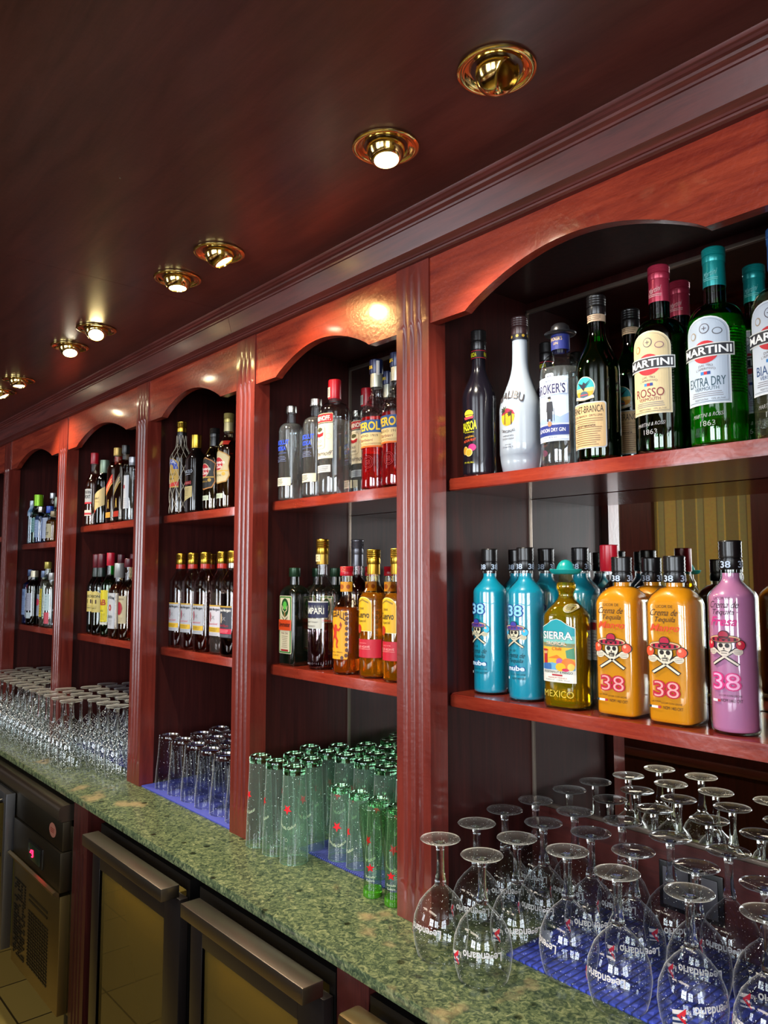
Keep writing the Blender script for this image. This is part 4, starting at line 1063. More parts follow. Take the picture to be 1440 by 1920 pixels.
def K_mango():
    r = prof(.0375, .207, .240, .0150, .276, p=5.5, ry=.0375, style='round', base=.97)
    K = '#2c1c14'
    w_ = [T('LICOR DE', 0, .2055, .028, .005, K, 0), T('Crema de', -.001, .1950, .046, .0115, K, 0, shear=.35), T('Tequila', 0, .1815, .036, .0115, K, 0, shear=.35), T('Mango', 0, .1665, .048, .0165, '#d0481c', 0, shear=.35, bold=.02)] + skull(0, .122, 1.25, '#b01c3c', '#2a1418', '#e4d8c0', '#e8502c') + \
        [T('38', 0, .0620, .046, .0300, '#b81c34', 0, bold=.07), T('38', 0, .0620, .041, .0262, '#f0a0a0', 1, bold=-.01), T('LICOR CON LECHE', .008, .0385, .034, .003, K, 0), T('NOM 1463 CRT', .010, .0305, .032, .0055, K, 0), ('rect', -.026, .0285, -.015, .0325, '#f4f0e8', 0), ('rect', -.015, .0285, -.010, .0325, '#b03040', 0), ('rect', -.031, .0285, -.026, .0325, '#2a3a4a', 0), T('LA FINA', -.018, .040, .016, .003, K, 0)]
    b = [T('38', x, .2545, .0165, .0115, '#b9c8dc', 0, bold=.02) for x in (-.030, -.002, .026)]
    return bottle('orange_cream_bottle', r, shell('#f4f0e0', .8), cream('#f2a51e'), .250, cap=(.247, .295, .0172, BLKCAP), front=w_, band=.0178, band_items=b, n=56)
def K_sierra():
    r = prof(.041, .178, .222, .0150, .262, p=3.2, ry=.034, style='s', base=.95)
    # bulge in the neck
    r = [q for q in r if q[0] <= .222] + [(.228, .0165, .0165, 2), (.236, .0195, .0195, 2), (.243, .0185, .0185, 2), (.252, .0135, .0135, 2), (.268, .0125, .0125, 2)]
    T0 = '#1e98a4'
    f = [('poly', [(-.035, .052), (.035, .052), (.035, .158), (.022, .164), (.010, .172), (0, .175), (-.010, .172), (-.022, .164), (-.035, .158)], '#e8e4d8', 0), ('poly', [(-.034, .142), (.034, .142), (.034, .157), (.022, .163), (.010, .1710), (0, .174), (-.010, .1710), (-.022, .163), (-.034, .157)], T0, 1),
         ('rect', -.034, .076, .034, .128, '#e0b030', 1), ('rect', -.034, .120, .034, .142, '#7cc0b8', 1), T('SIERRA', 0, .1425, .064, .0165, '#1a5a6a', 2, bold=.05), T('SIERRA', 0, .1425, .062, .0150, '#f4f2ea', 3, bold=.02), T('TROPICAL', -.002, .1270, .044, .0075, '#a07040', 2, bold=.04), T('TROPICAL', -.002, .1270, .043, .0066, '#f4ecd8', 3), T('Chilli', .000, .1170, .020, .0065, '#c83a28', 3, shear=.3),
         ('poly', [(-.034, .086), (-.01, .090), (.012, .086), (.034, .090), (.034, .076), (-.034, .076)], '#6aa8c8', 2), ('poly', [(-.02, .098), (0, .105), (.012, .098)], '#e07820', 2), ('rr', -.029, .084, -.021, .108, .003, '#b02830', 3), ('rr', -.030, .076, -.012, .088, .003, '#3a68a8', 4), ('ell', -.025, .110, .0045, .004, '#d8a070', 4), ('ell', -.025, .1135, .0065, .002, '#b02830', 5),
         ('poly', [(.018, .114), (.033, .120), (.034, .098), (.020, .100)], '#4a8a6a', 2), ('ell', .006, .092, .0075, .0068, '#b060a0', 3), ('ell', .022, .088, .0125, .0115, '#e8782c', 4), ('ell', .008, .082, .0105, .0080, '#e8b020', 5), ('ell', .028, .083, .006, .007, '#f0c050', 6), ('ell', .018, .077, .007, .003, '#c82850', 6),
         T('PASSIONFRUIT & MANGO', 0, .0715, .060, .0045, '#2a2a28', 2), ('rect', -.011, .0645, .011, .0675, '#b02030', 2), T('PREMIUM TEQUILA', 0, .0605, .040, .003, '#b04030', 2), T('700ml  15% Vol.', 0, .0565, .052, .002, '#4a4a48', 2)]
    def hat(e):
        bm = bmesh.new(); lathe(bm, [(.2625, .012), (.2620, .022), (.2650, .0275), (.2710, .0305), (.2720, .0295), (.2680, .0255), (.2665, .0195), (.2680, .0175), (.276, .0165), (.284, .0125), (.289, .0075), (.291, .002)], 40)
        obj('sombrero_cap', bm, principled('turquoise_plastic', '#129a96', .3), e, angle=60)
        b2, ms = decal_mesh([('ell', .021, .196, .0105, .0085, '#c9c0a8', 0), ('ring', .021, .196, .009, .007, .0008, '#6a6250', 1)] + lines(.015, .027, .192, .200, 3, '#6a6250', 1), surf_of(r)); obj('round_seal', b2, ms, e, smooth=False)
        b3, ms = decal_mesh([T('MEXICO', 0, .030, .062, .013, '#c8b040', 0)], surf_of(r)); obj('embossed_lettering', b3, ms, e, smooth=False)
    return bottle('gold_tequila_bottle', r, shell('#f4f0c8', .6), liquid('#e8b81c', 1.36), .246, front=f, extra=hat, n=48)
def K_redcap():
    r = prof(.037, .205, .262, .0155, .30, style='s')
    return bottle('clear_spirit_bottle', r, CLEAR, liquid('#f4f6f0', 1.34), .22, cap=(.268, .322, .0175, capm('#c01428'), False), cap2=None,
                  front=[('rect', -.034, .09, .034, .17, '#d8d8d4', 0), ('rect', -.034, .15, .034, .165, '#b01c28', 1)] + lines(-.028, .028, .095, .145, 8, '#5a5a60', 1))
def K_vodkablue():
    r = prof(.0355, .205, .232, .0135, .262, style='round')
    f = [T('ABSOLUT', 0, .170, .056, .014, '#2848c8', 0, bold=.03), T('VODKA', 0, .152, .040, .013, '#2848c8', 0, bold=.03), T('Country of Sweden', 0, .138, .044, .0045, '#4a5aa8', 0, shear=.3)] + lines(-.026, .026, .112, .130, 4, '#7a86b8', 0, .0008, 3) + [('rect', -.034, .042, .034, .066, '#d8d0b8', 0)] + lines(-.030, .018, .046, .063, 4, '#3a3a40', 1, .0016, 4)
    return bottle('blue_lettered_vodka_bottle', r, CLEAR, liquid('#f2f6f8', 1.34), .228, cap=(.262, .283, .0158, SIL, False), front=f)
def K_smirnoff():
    r = prof(.0425, .225, .258, .0145, .295, style='round')
    f = [('rr', -.036, .196, .036, .222, .003, '#b8b090', 0), ('rr', -.0350, .198, .0350, .220, .003, '#b01822', 1), T('SMIRNOFF.', 0, .2085, .060, .013, '#f0ece0', 2, bold=.02), ('rect', -.0355, .098, .0355, .194, '#d8d0bc', 0),
         ('rr', -.026, .124, .014, .188, .008, '#b8ae96', 1), ('rr', -.0245, .126, .0125, .186, .007, '#dcd6c4', 2), ('ell', -.006, .178, .012, .006, '#4a4a30', 3), ('poly', [(-.022, .170), (-.006, .166), (.010, .170), (.008, .160), (-.006, .157), (-.020, .160)], '#b01822', 3), T('No.21', -.006, .146, .018, .0075, '#2a2a2a', 3), T('VODKA', -.006, .134, .024, .0055, '#2a2a2a', 3), T('Smirnoff', .004, .112, .058, .013, '#3a3a3a', 3, shear=.4), ('ring', .024, .158, .008, .008, .0007, '#a89a80', 1),
         ('rect', -.030, .060, .030, .080, '#b8bcc0', 0)] + lines(-.026, .026, .063, .077, 3, '#6a6e74', 1)
    b = [('rect', -.012, .272, .004, .300, '#d0ccc0', 1)] + lines(-.010, .002, .275, .297, 5, '#6a6a70', 2)
    return bottle('red_label_vodka_bottle', r, CLEAR, liquid('#f4f6f6', 1.34), .205, cap=(.268, .322, .0172, REDC, False), cap2=None, front=f, band=.0176, band_items=b)
def K_aperol():
    r = prof(.0385, .185, .262, .0140, .312, style='s', waist=.04)
    Y_ = '#e8c42c'
    f = [('rect', -.060, .108, .060, .178, '#dcc890', 0), ('poly', [(-.060, .146), (.060, .146), (.060, .178), (-.060, .178)], '#22508e', 1), T('APEROL', 0, .162, .082, .0230, Y_, 2, bold=.03, tilt=.03), T('APERITIVO  1919', 0, .138, .070, .0065, '#5a3020', 1), T('Barbieri', .002, .127, .040, .008, '#8a3a28', 1, shear=.3), ('rect', -.060, .108, .060, .1125, '#d86a1c', 1)] + lines(-.05, .05, .114, .120, 2, '#8a5a30', 1, .0009) + \
        [('ring', .010, .070, .0145, .0165, .0012, '#8a1018', 0), ('ring', .010, .070, .0105, .0125, .001, '#8a1018', 0), T('SB', .010, .070, .012, .012, '#8a1018', 0)]
    b = [T('APEROL', -.004, .322, .018, .008, Y_, 0, bold=.02), ('rect', .014, .300, .022, .338, '#c8c8c8', 0)]
    def beads(e):
        bm = bmesh.new()
        for j in range(5):
            z = .196 + j*.012; R = interp(r, z, 1) + .0002
            for k in range(22):
                a = 2*pi*k/22 + (j % 2)*.14
                m_ = Matrix.Translation((R*cos(a), R*sin(a), z)); bmesh.ops.create_icosphere(bm, subdivisions=1, radius=.0028, matrix=m_)
        obj('moulded_beads', bm, CLEAR, e)
    return bottle('red_aperitif_bottle', r, shell('#f4f0f0', .6), liquid('#f0202a', 1.36), .188, cap=(.306, .343, .0170, capm('#1c2448', .2), False), cap2=(.270, .306, .0150, capm('#b8bcae', .5)), front=f, band=.0174, band_items=b, extra=beads)
def K_aperol_full():
    return K_aperol()
def K_jager():
    r = prof(.0370, .205, .232, .0135, .262, p=6, ry=.030, style='round', base=.97)
    f = [('rr', -.0295, .034, .0295, .200, .004, '#cfc6a8', 0), ('rr', -.0275, .036, .0275, .198, .003, '#3f7a34', 1), ('rr', -.0235, .040, .0235, .194, .003, '#cfc6a8', 2), ('ell', 0, .166, .0175, .0265, '#1e4a24', 3), ('ell', 0, .172, .0090, .012, '#58b848', 4)]
    for sg in (-1, 1):
        f += [('poly', [(0, .150), (sg*.011, .158), (sg*.014, .172), (sg*.0115, .171), (sg*.0095, .160), (0, .153)], '#d8cca0', 5), ('poly', [(sg*.010, .162), (sg*.006, .170), (sg*.0045, .169), (sg*.008, .161)], '#d8cca0', 5)]
    f += [('ell', 0, .146, .004, .008, '#8a6a3a', 5), ('poly', [(-.016, .142), (0, .130), (.016, .142), (.012, .136), (0, .126), (-.012, .136)], '#4a4a24', 5), ('rect', -.0295, .1005, .0295, .131, '#c8441c', 6), T('Jägermeister', 0, .1155, .052, .0175, '#241410', 7, bold=.02), T('Nr.56', 0, .0925, .030, .006, '#5a1a18', 3), ('rect', -.017, .041, .017, .046, '#9a1c20', 3)] + lines(-.016, .016, .050, .086, 7, '#6a5a40', 3)
    return bottle('square_herbal_liqueur_bottle', r, opaque=principled('dark_green_bottle', '#0d120c', .1, coat=.7), cap=(.255, .281, .0160, capm('#1c3a24', .4), False), front=f, n=56)
def K_campari():
    r = prof(.0370, .205, .262, .0140, .318, style='s')
    f = [('rect', -.037, .164, .037, .176, '#c8c8b8', 0), ('rect', -.050, .142, .050, .186, '#232446', 0), ('rect', -.050, .184, .050, .1875, '#c8c8c0', 1), T('CAMPARI', 0, .161, .078, .0180, '#dcdcd0', 1, bold=.02), ('rect', -.030, .112, .034, .140, '#c0c0b4', 0), T('Gaspare Campari', 0, .130, .045, .006, '#4a3a3a', 1, shear=.3), T('MILANO', 0, .119, .030, .0045, '#4a3a3a', 1)]
    def ribs(e):
        bm = bmesh.new()
        for k in range(36):
            a = 2*pi*k/36; R = .0371
            tube(bm, [(R*cos(a), R*sin(a), .014), (R*cos(a), R*sin(a), .108)], .0009, 4)
        obj('moulded_ribs', bm, shell('#f0d8dc', .6), e)
    b = [('rr', -.010, .298, .010, .318, .002, '#d8cca0', 1), T('C', 0, .308, .008, .010, '#6a4a20', 2)]
    return bottle('bitter_red_bottle', r, shell('#f0ecec', .6), liquid('#7a0a1c', 1.36), .128, cap=(.318, .361, .0172, GOLD), cap2=(.290, .320, .0166, capm('#b08c3c', .8, .35)), front=f, band=.0172, band_items=b, extra=ribs)
def K_campari_silver():
    r = prof(.0370, .205, .262, .0140, .318, style='s')
    return bottle('dark_red_bottle', r, shell('#e8d0d4', .6), liquid('#7a0a1c', 1.36), .26, cap=(.318, .361, .0172, capm('#6a6a70', .8, .35)), cap2=(.285, .320, .0166, capm('#6a6a70', .8, .35)))
def K_fireball():
    r = prof(.0345, .165, .208, .0150, .258, style='s')
    Y_ = '#e0a01c'; K = '#3a1c10'; R_ = '#c03018'
    f = [('rr', -.034, .040, .034, .166, .003, Y_, 0), T('FIREBALL', 0, .148, .058, .020, K, 1, bold=.02, arc=.012)]
    for i, (x, y) in enumerate([(.030, .158), (.032, .146), (.031, .134), (.032, .120), (.031, .106), (.032, .092), (.031, .078), (.032, .064), (.030, .050), (.020, .044), (-.032, .15), (-.031, .06)]): f.append(('ell', x, y, .0042, .0052, '#5a3a30', 1))
    f += [('poly', [(-.004, .122), (.004, .124), (.010, .118), (.016, .124), (.018, .121), (.011, .112), (.005, .114), (.004, .100), (.010, .088), (.006, .076), (.010, .070), (.004, .069), (.002, .078), (.004, .088), (-.003, .096), (-.010, .086), (-.013, .074), (-.009, .070), (-.015, .069), (-.016, .076), (-.013, .090), (-.006, .104), (-.007, .114), (-.014, .120), (-.012, .123)], R_, 2), ('ell', .001, .126, .0048, .005, R_, 2),
          ('poly', [(-.016, .126), (-.012, .132), (-.008, .124), (-.012, .120)], '#8a2c14', 2), ('poly', [(.016, .138), (.020, .130), (.018, .122), (.013, .128)], '#8a2c14', 2),
          T('Cinnamon Whisky', 0, .058, .044, .0050, K, 1), T('LIQUEUR', 0, .050, .022, .0042, K, 1)]
    b = [('rect', -.030, .216, .030, .242, '#d89018', 0), ('ell', 0, .229, .006, .007, '#a05018', 1), ('ell', .018, .229, .005, .006, '#a05018', 1)]
    return bottle('cinnamon_liqueur_bottle', r, shell('#f4ecd8', .6), liquid('#e8701c', 1.36), .175, cap=(.258, .283, .0172, REDC), front=f, band=.0158, band_items=b)
def K_cuervo():
    r = prof(.0350, .195, .245, .0150, .285, style='s')
    Y_ = '#d8a818'
    f = [('arch', -.026, .118, .026, .205, '#e8d890', 0), ('arch', -.0245, .1195, .0245, .2035, Y_, 1), ('poly', [(-.018, .188), (0, .196), (.018, .188), (.018, .192), (0, .200), (-.018, .192)], '#8a7024', 2), T('Jose', -.004, .1755, .018, .010, '#3a2c10', 2), T('Cuervo', 0, .1600, .040, .0170, '#3a2c10', 2, bold=.02), T('Especial', -.002, .1435, .026, .0085, '#3a2c10', 2), ('ell', -.011, .124, .0085, .0115, '#b02c14', 3),
         ('rect', -.050, .052, .050, .098, '#b81c30', 0), T('MADE WITH', 0, .088, .024, .003, '#e89090', 1), T('BLUE AGAVE', 0, .0795, .042, .0055, '#e8b0a8', 1), T('TEQUILA REPOSADO', 0, .0735, .044, .0032, '#e8a098', 1)]
    return bottle('amber_tequila_bottle', r, shell('#f4e8c0', .6), liquid('#f0a024', 1.36), .215, cap=(.288, .326, .0172, GOLD), cap2=(.262, .290, .0160, capm('#b88c2c', .8, .3)), front=f)
def K_brugal():
    r = prof(.037, .205, .262, .0165, .300, style='s', base=.85)
    f = [('arch', -.034, .098, .034, .205, '#b08c3a', 0), ('poly', [(-.032, .165), (-.028, .185), (-.015, .199), (0, .203), (.015, .199), (.028, .185), (.032, .165), (.014, .165), (.012, .178), (0, .184), (-.012, .178), (-.014, .165)], '#2440a0', 1), T('BRUGAL', 0, .188, .050, .012, '#e8e8f0', 2, arc=.006), T('AÑEJO', 0, .146, .046, .012, '#2a3020', 1), T('SUPERIOR', 0, .130, .036, .005, '#2a3020', 1), ('poly', [(-.034, .108), (.034, .120), (.034, .104), (-.034, .098)], '#b82c20', 1)]
    def net(e):
        bm = bmesh.new()
        for k in range(9):
            for sg in (-1, 1):
                pts = []
                for j in range(29):
                    z = .006 + .286 * j / 28; a = 2*pi*k/9 + sg * pi * .62 * (j / 28) * 1.6 - pi/2 + .3
                    R = interp(r, z, 1) + .0007; pts.append((R*cos(a), R*sin(a), z))
                tube(bm, pts, .00075, 4)
        obj('cord_net', bm, principled('cream_cord', '#c9bda8', .6), e)
    return bottle('netted_rum_bottle', r, opaque=principled('deep_brown_bottle', '#1c100c', .1, coat=.6), cap=(.305, .345, .0170, GOLD), cap2=(.292, .306, .0168, BLKCAP), front=f, extra=net)
def K_barcelo():
    r = prof(.0345, .190, .235, .0150, .262, p=3.5, ry=.030, style='s')
    f = [T('BARCELÓ', 0, .148, .052, .0145, '#b8c0d0', 0), ('rect', -.020, .1355, .018, .137, '#a8b0c0', 0), ('rect', -.028, .100, .022, .112, '#7a1c20', 0), T('AÑEJO', 0, .106, .028, .006, '#c89090', 1), ('poly', [(-.030, .040), (.026, .056), (.026, .094), (-.030, .094)], '#b0a070', 0)] + lines(-.022, .010, .060, .088, 5, '#5a4a30', 1)
    return bottle('black_rum_bottle', r, opaque=principled('black_rum_glass', '#0e0a0a', .12, coat=.7), cap=(.232, .280, .0178, GOLD, False), front=f)
def havana(name, H, label_c, edge, red, gold):
    r = prof(.0345, .168 if H < .3 else .19, .232 if H < .3 else .255, .0140, H - .03, style='s')
    c = .128 if H < .3 else .140
    P = lambda s: [(-.040*s, c - .030*s), (-.030*s, c - .050*s), (0, c - .056*s), (.030*s, c - .050*s), (.040*s, c - .030*s), (.036*s, c), (.040*s, c + .030*s), (.028*s, c + .040*s), (0, c + .052*s), (-.028*s, c + .040*s), (-.040*s, c + .030*s), (-.036*s, c)]
    f = [('poly', P(1.04), edge, 0), ('poly', P(.97), label_c, 1), ('ell', 0, c + .008, .0215, .0235, '#d8c0a0', 2), ('ell', 0, c + .008, .0195, .0215, red, 3), T('Havana', .004, c + .013, .044, .0115, '#e8e0d8', 4, bold=.02), T('Club', .002, c - .001, .028, .0115, '#e8e0d8', 4, bold=.02), ('rect', -.036, c - .018, .036, c - .014, gold, 2), ('ell', .022, c - .026, .006, .006, gold, 3), T('ESPECIAL' if H > .3 else '7 AÑOS', 0, c - .030, .030, .006, gold if H < .3 else '#3a2a1c', 3), ('rect', -.032, .034, .020, .050, '#b8c0a8', 0)] + lines(-.026, .014, .037, .047, 2, '#4a5a48', 1)
    dark = H < .3
    return bottle(name, r, shell('#e8d8c0', .6), liquid('#2a1008' if dark else '#8a4a14', 1.36), .215 if dark else .225, cap=(H - .032, H, .0162, BLKCAP if dark else capm('#a89858', .6, .35)), cap2=(H - .062, H - .032, .0155, BLKCAP if dark else capm('#b8a878', .4, .4)), front=f,
                  extra=None if dark else (lambda e: (lambda b2: obj('shoulder_label', b2[0], b2[1], e, smooth=False))(decal_mesh([('rect', -.03, .212, .03, .226, '#b0281c', 0), ('ell', 0, .218, .009, .008, '#c8a060', 1)], surf_of(r)))))
K_hav7 = lambda: havana('dark_rum_bottle', .284, '#1c1a18', '#b8783c', '#b01c28', '#b8923c')
K_havesp = lambda: havana('golden_rum_bottle', .321, '#c0b088', '#a87c3c', '#b01c28', '#c8a03c')
def morgan(name, liq, lab, dark, pinkish=False, white=False):
    r = prof(.0415, .238, .276, .0150, .302, p=2.6, ry=.032, style='line', base=.96)
    ink_ = '#e0dcd8' if dark else '#2a2a30'
    f = [('rect', -.034, .060, .034, .158, lab, 0), ('rect', -.034, .156, .034, .1605, '#c09a3c', 1), T('Captain Morgan', 0, .146, .064, .0120, ink_, 1, bold=.03), ('poly', [(-.016, .134), (-.010, .138), (-.006, .122), (-.010, .104), (-.015, .108)], '#8a2430' if not dark else '#c8b090', 1), ('poly', [(-.004, .112), (.012, .124), (.010, .126), (-.004, .116)], '#8a8a90', 1), ('poly', [(-.002, .124), (.012, .112), (.012, .115), (-.001, .127)], '#8a8a90', 1),
         T('Dark Rum' if dark else 'Spiced Gold', 0, .098, .050, .0085, '#c8283c', 1, shear=.3), ('rect', -.034, .072, .034, .088, '#c81c40' if dark else '#d0a828', 1)] + lines(-.028, .028, .074, .086, 3, '#6a4a1c' if not dark else '#e8a0a8', 2) + lines(-.030, .030, .062, .070, 2, '#8a8a90', 1)
    return bottle(name, r, shell('#f0e8e4', .6), liq, .20, cap=(.298, .338, .0170, GOLD), cap2=(.282, .300, .0166, capm('#b0281c') if not dark else SIL), front=f)
K_morgan = lambda: morgan('spiced_rum_bottle', liquid('#8a1c10', 1.36), '#a8aab2', False)
K_morganw = lambda: morgan('white_rum_bottle', liquid('#f2f2f0', 1.34), '#c8c4cc', False)
K_morgand = lambda: morgan('dark_label_rum_bottle', liquid('#1c0c0a', 1.36), '#3c3e48', True)
def simple(name, R, hs, hn, rn, H, glass, liq, level, cap, front, p=2, ry=None, ch=.035, cap2=None, style='s', opaque=None):
    r = prof(R, hs, hn, rn, H - ch*.6, p=p, ry=ry, style=style)
    return bottle(name, r, glass, liq, level, cap=(H - ch, H, rn*1.14, cap, False), cap2=cap2, front=front, n=28, opaque=opaque)
BR = lambda: liquid('#a04c10', 1.36)
K_soco = lambda: simple('peach_whiskey_bottle', .034, .185, .25, .0145, .331, shell('#f0e0d0', .6), BR(), .2, REDC, [('rect', -.034, .10, .034, .165, '#9aa0a8', 0), T('SOUTHERN', 0, .150, .060, .014, '#22242a', 1, bold=.03), T('COMFORT', 0, .130, .056, .016, '#22242a', 1, bold=.03), ('rect', -.034, .098, .034, .106, '#b02030', 1), ('rect', -.034, .045, .034, .07, '#c8c0b8', 0), ('rect', -.034, .05, .034, .058, '#b02030', 1)], ch=.05)
K_peel = lambda: simple('kite_label_bottle', .0345, .185, .24, .0165, .285, shell('#4a6a50', .6), liquid('#0e1410', 1.36), .2, capm('#7a8a78', .5, .35), [('poly', [(-.045, .150), (-.02, .125), (.0, .135), (.045, .165), (.045, .085), (.012, .070), (-.010, .045), (-.03, .075), (-.045, .085)], '#b8a878', 0), T('Blended', 0, .115, .040, .010, '#3a3020', 1, shear=.3), T('Scotch Whisky', 0, .098, .046, .005, '#3a3020', 1), ('poly', [(-.008, .06), (-.002, .05), (.004, .06), (-.002, .066)], '#b02020', 1)], ch=.06)
def walker(name, slant, gold_, liqc):
    return simple(name, .0335, .225, .262, .0140, .322, shell('#e8d8c0', .6), liquid(liqc, 1.36), .24, capm('#a88a4c', .6, .35) if slant == '#b02018' else BLKCAP,
        [('poly', [(-.030, .115), (.030, .168), (.030, .205), (-.030, .152)], slant, 0), ('poly', [(-.030, .110), (.030, .163), (.030, .167), (-.030, .114)], '#b8984c', 0), ('poly', [(-.026, .135), (.026, .182), (.026, .186), (-.026, .139)], '#d8c8a0', 1), ('poly', [(-.026, .126), (.026, .173), (.026, .176), (-.026, .129)], '#d8c8a0', 1), ('rect', -.024, .022, .024, .045, gold_, 0),
         ('poly', [(-.004, .090), (.004, .090), (.005, .076), (.010, .060), (.006, .059), (.000, .072), (-.007, .059), (-.010, .060), (-.004, .076)], '#b8984c', 0), ('ell', .001, .095, .003, .004, '#b8984c', 0)], p=6, ry=.0335, style='round')
K_walkr = lambda: walker('red_sash_whisky_bottle', '#b02018', '#b88c3c', '#8a3c10')
K_walkb = lambda: walker('black_sash_whisky_bottle', '#4a4440', '#a02c20', '#6a2c10')
K_white = lambda: simple('clear_bottle', .033, .215, .24, .015, .263, CLEAR, liquid('#f0f4f8', 1.34), .2, capm('#9a9aa0', .5), [('rect', -.024, .050, .024, .185, '#c8ccd4', 0), ('rect', -.014, .150, -.010, .175, '#4a5a6a', 1), ('rect', -.012, .132, .004, .146, '#a84050', 1), ('rect', -.012, .100, -.008, .12, '#4a5a6a', 1)] + lines(-.016, .016, .056, .095, 5, '#8a8e98', 1), style='round')
def K_jameson():
    return simple('irish_whiskey_bottle', .0345, .205, .268, .0145, .351, shell('#3f8a4a', .6), liquid('#1c4a28', 1.36), .22, MAROON, [('poly', [(-.045, .185), (-.02, .190), (0, .186), (.02, .190), (.045, .178), (.045, .098), (-.045, .098)], '#c4b468', 0), T('JAMESON', 0, .164, .074, .015, '#26281c', 1, bold=.02, tilt=.02), T('IRISH WHISKEY', 0, .115, .050, .004, '#26281c', 1)] + [('rr', x, .135, x + .006, .152, .001, '#3a2018', 1) for x in (-.022, -.002, .018)] + lines(-.03, .03, .102, .128, 4, '#7a6c3c', 1, .0008),
        ch=.06, cap2=(.250, .292, .0175, capm('#1c2a24'), .0155))
K_jb = lambda: simple('bright_green_whisky_bottle', .0345, .215, .262, .0140, .354, shell('#3cba48', .6), liquid('#1c7a2c', 1.36), .24, capm('#c01c34'), [('rect', -.033, .062, .033, .195, '#d4c41c', 0), T('J&B', 0, .140, .052, .032, '#a8281c', 1, bold=.03), T('RARE', 0, .108, .030, .008, '#3a4a1c', 1), ('rect', -.033, .050, .033, .060, '#d0d0c0', 0)] + lines(-.026, .026, .07, .098, 5, '#5a5a1c', 1), ch=.055)
K_beam = lambda: simple('white_label_bourbon_bottle', .0345, .195, .235, .0165, .308, shell('#f0e0c8', .6), BR(), .22, capm('#a8a8a4', .3), [('rect', -.034, .040, .034, .185, '#c4c6cc', 0), T('JIM BEAM', 0, .160, .056, .016, '#1e1e24', 1, bold=.02, arc=.006), ('ell', 0, .125, .011, .013, '#a82430', 1), ('ell', 0, .125, .005, .006, '#d8c0a0', 2), T('BOURBON', 0, .088, .040, .012, '#26262c', 1)] + lines(-.022, .022, .052, .078, 4, '#6a6a70', 1), ch=.06, p=4, ry=.033)
K_rose = lambda: simple('rose_label_bourbon_bottle', .0345, .195, .24, .0150, .326, shell('#f0e0c8', .6), BR(), .21, MAROON, [('rect', -.034, .065, .034, .175, '#c8b890', 0), ('ell', 0, .125, .018, .026, '#a81c2c', 1), ('ell', 0, .125, .020, .028, '#8a7040', 0), T('BOURBON', 0, .162, .046, .007, '#5a3a28', 1)] + lines(-.022, .022, .07, .09, 3, '#6a5a40', 1))
# gin bay
K_slim = lambda: simple('slim_frosted_bottle', .022, .17, .20, .012, .233, shell('#cfe4f0', .6), liquid('#c8e0ee', 1.34), .18, capm('#9aa4b0', .4), [('rr', -.020, .150, .020, .205, .004, '#9ab0c8', 0)], ch=.03)
K_lime = lambda: simple('lime_capped_bottle', .030, .15, .185, .019, .259, shell('#a8d8c0', .6), liquid('#2c6a50', 1.35), .16, capm('#8cc81c', .3), [('rect', -.028, .06, .028, .135, '#5a8a88', 0)] + lines(-.02, .02, .07, .12, 4, '#c8d8d8', 1), ch=.06)
K_clear = lambda: simple('clear_stoppered_bottle', .030, .19, .22, .012, .276, CLEAR, liquid('#e8f0f4', 1.34), .18, capm('#c8ccd0', .6), [], ch=.03)
K_grey = lambda: simple('grey_capped_bottle', .028, .15, .18, .015, .248, shell('#c0d0c0', .6), liquid('#a8b8a0', 1.34), .15, capm('#7c8474', .5), [('rect', -.026, .05, .026, .12, '#6a86a8', 0)] + lines(-.02, .02, .06, .11, 4, '#d8dce4', 1), ch=.055)
K_silver = lambda: simple('silver_blue_bottle', .028, .135, .16, .014, .19, shell('#b0c4e0', .6), liquid('#a0b8dc', 1.34), .14, SIL, [('rect', -.024, .03, .024, .12, '#8aa0c4', 0)] + lines(-.018, .018, .04, .11, 5, '#e0e4ec', 1), ch=.03)
K_bluecap = lambda: simple('blue_capped_white_bottle', .033, .125, .150, .015, .186, shell('#e0e4ec', .6), liquid('#d0d8e8', 1.34), .13, capm('#2850b8'), [('rect', -.032, .02, .032, .125, '#aab4cc', 0), ('poly', [(-.03, .03), (-.01, .03), (.0, .12), (-.025, .12)], '#7088b8', 1)], ch=.035)
K_textured = lambda: simple('amber_bottle', .032, .10, .125, .014, .155, shell('#e8dcc8', .6), liquid('#b07838', 1.35), .11, capm('#8a7a5c', .3), [('rect', -.031, .02, .031, .09, '#b0a888', 0), T('EST', -.008, .065, .030, .014, '#2a2a24', 1, bold=.03), T('GT', .006, .042, .026, .014, '#2a2a24', 1, bold=.03)], ch=.028)
K_bombay = lambda: simple('blue_square_gin_bottle', .034, .205, .235, .0150, .288, shell('#4a90c8', .6), liquid('#3a86c0', 1.34), .22, capm('#3a4a6a', .4), [('rect', -.026, .05, .026, .185, '#7a90b8', 0), ('ell', 0, .16, .010, .012, '#4a5a88', 1)] + lines(-.02, .02, .06, .14, 7, '#2a3a68', 1), p=5, ry=.034)
K_tanq = lambda: simple('green_gin_bottle', .034, .20, .235, .0170, .282, shell('#2f7a4a', .6), liquid('#12502c', 1.34), .22, capm('#a8a088', .5), [('rect', -.030, .075, .030, .165, '#9a9cac', 0), ('ell', -.008, .200, .010, .012, '#a02030', 0), ('rect', -.030, .035, .030, .065, '#b0bcc0', 0)] + lines(-.022, .022, .085, .155, 6, '#5a5c6c', 1))
K_pinkdot = lambda: simple('gin_bottle', .032, .20, .235, .0150, .281, shell('#8ab0a8', .6), liquid('#3a5a50', 1.34), .2, capm('#6a7a98', .4), [('rect', -.028, .05, .028, .16, '#8a90a4', 0), ('ell', .004, .12, .014, .018, '#c03050', 1)])
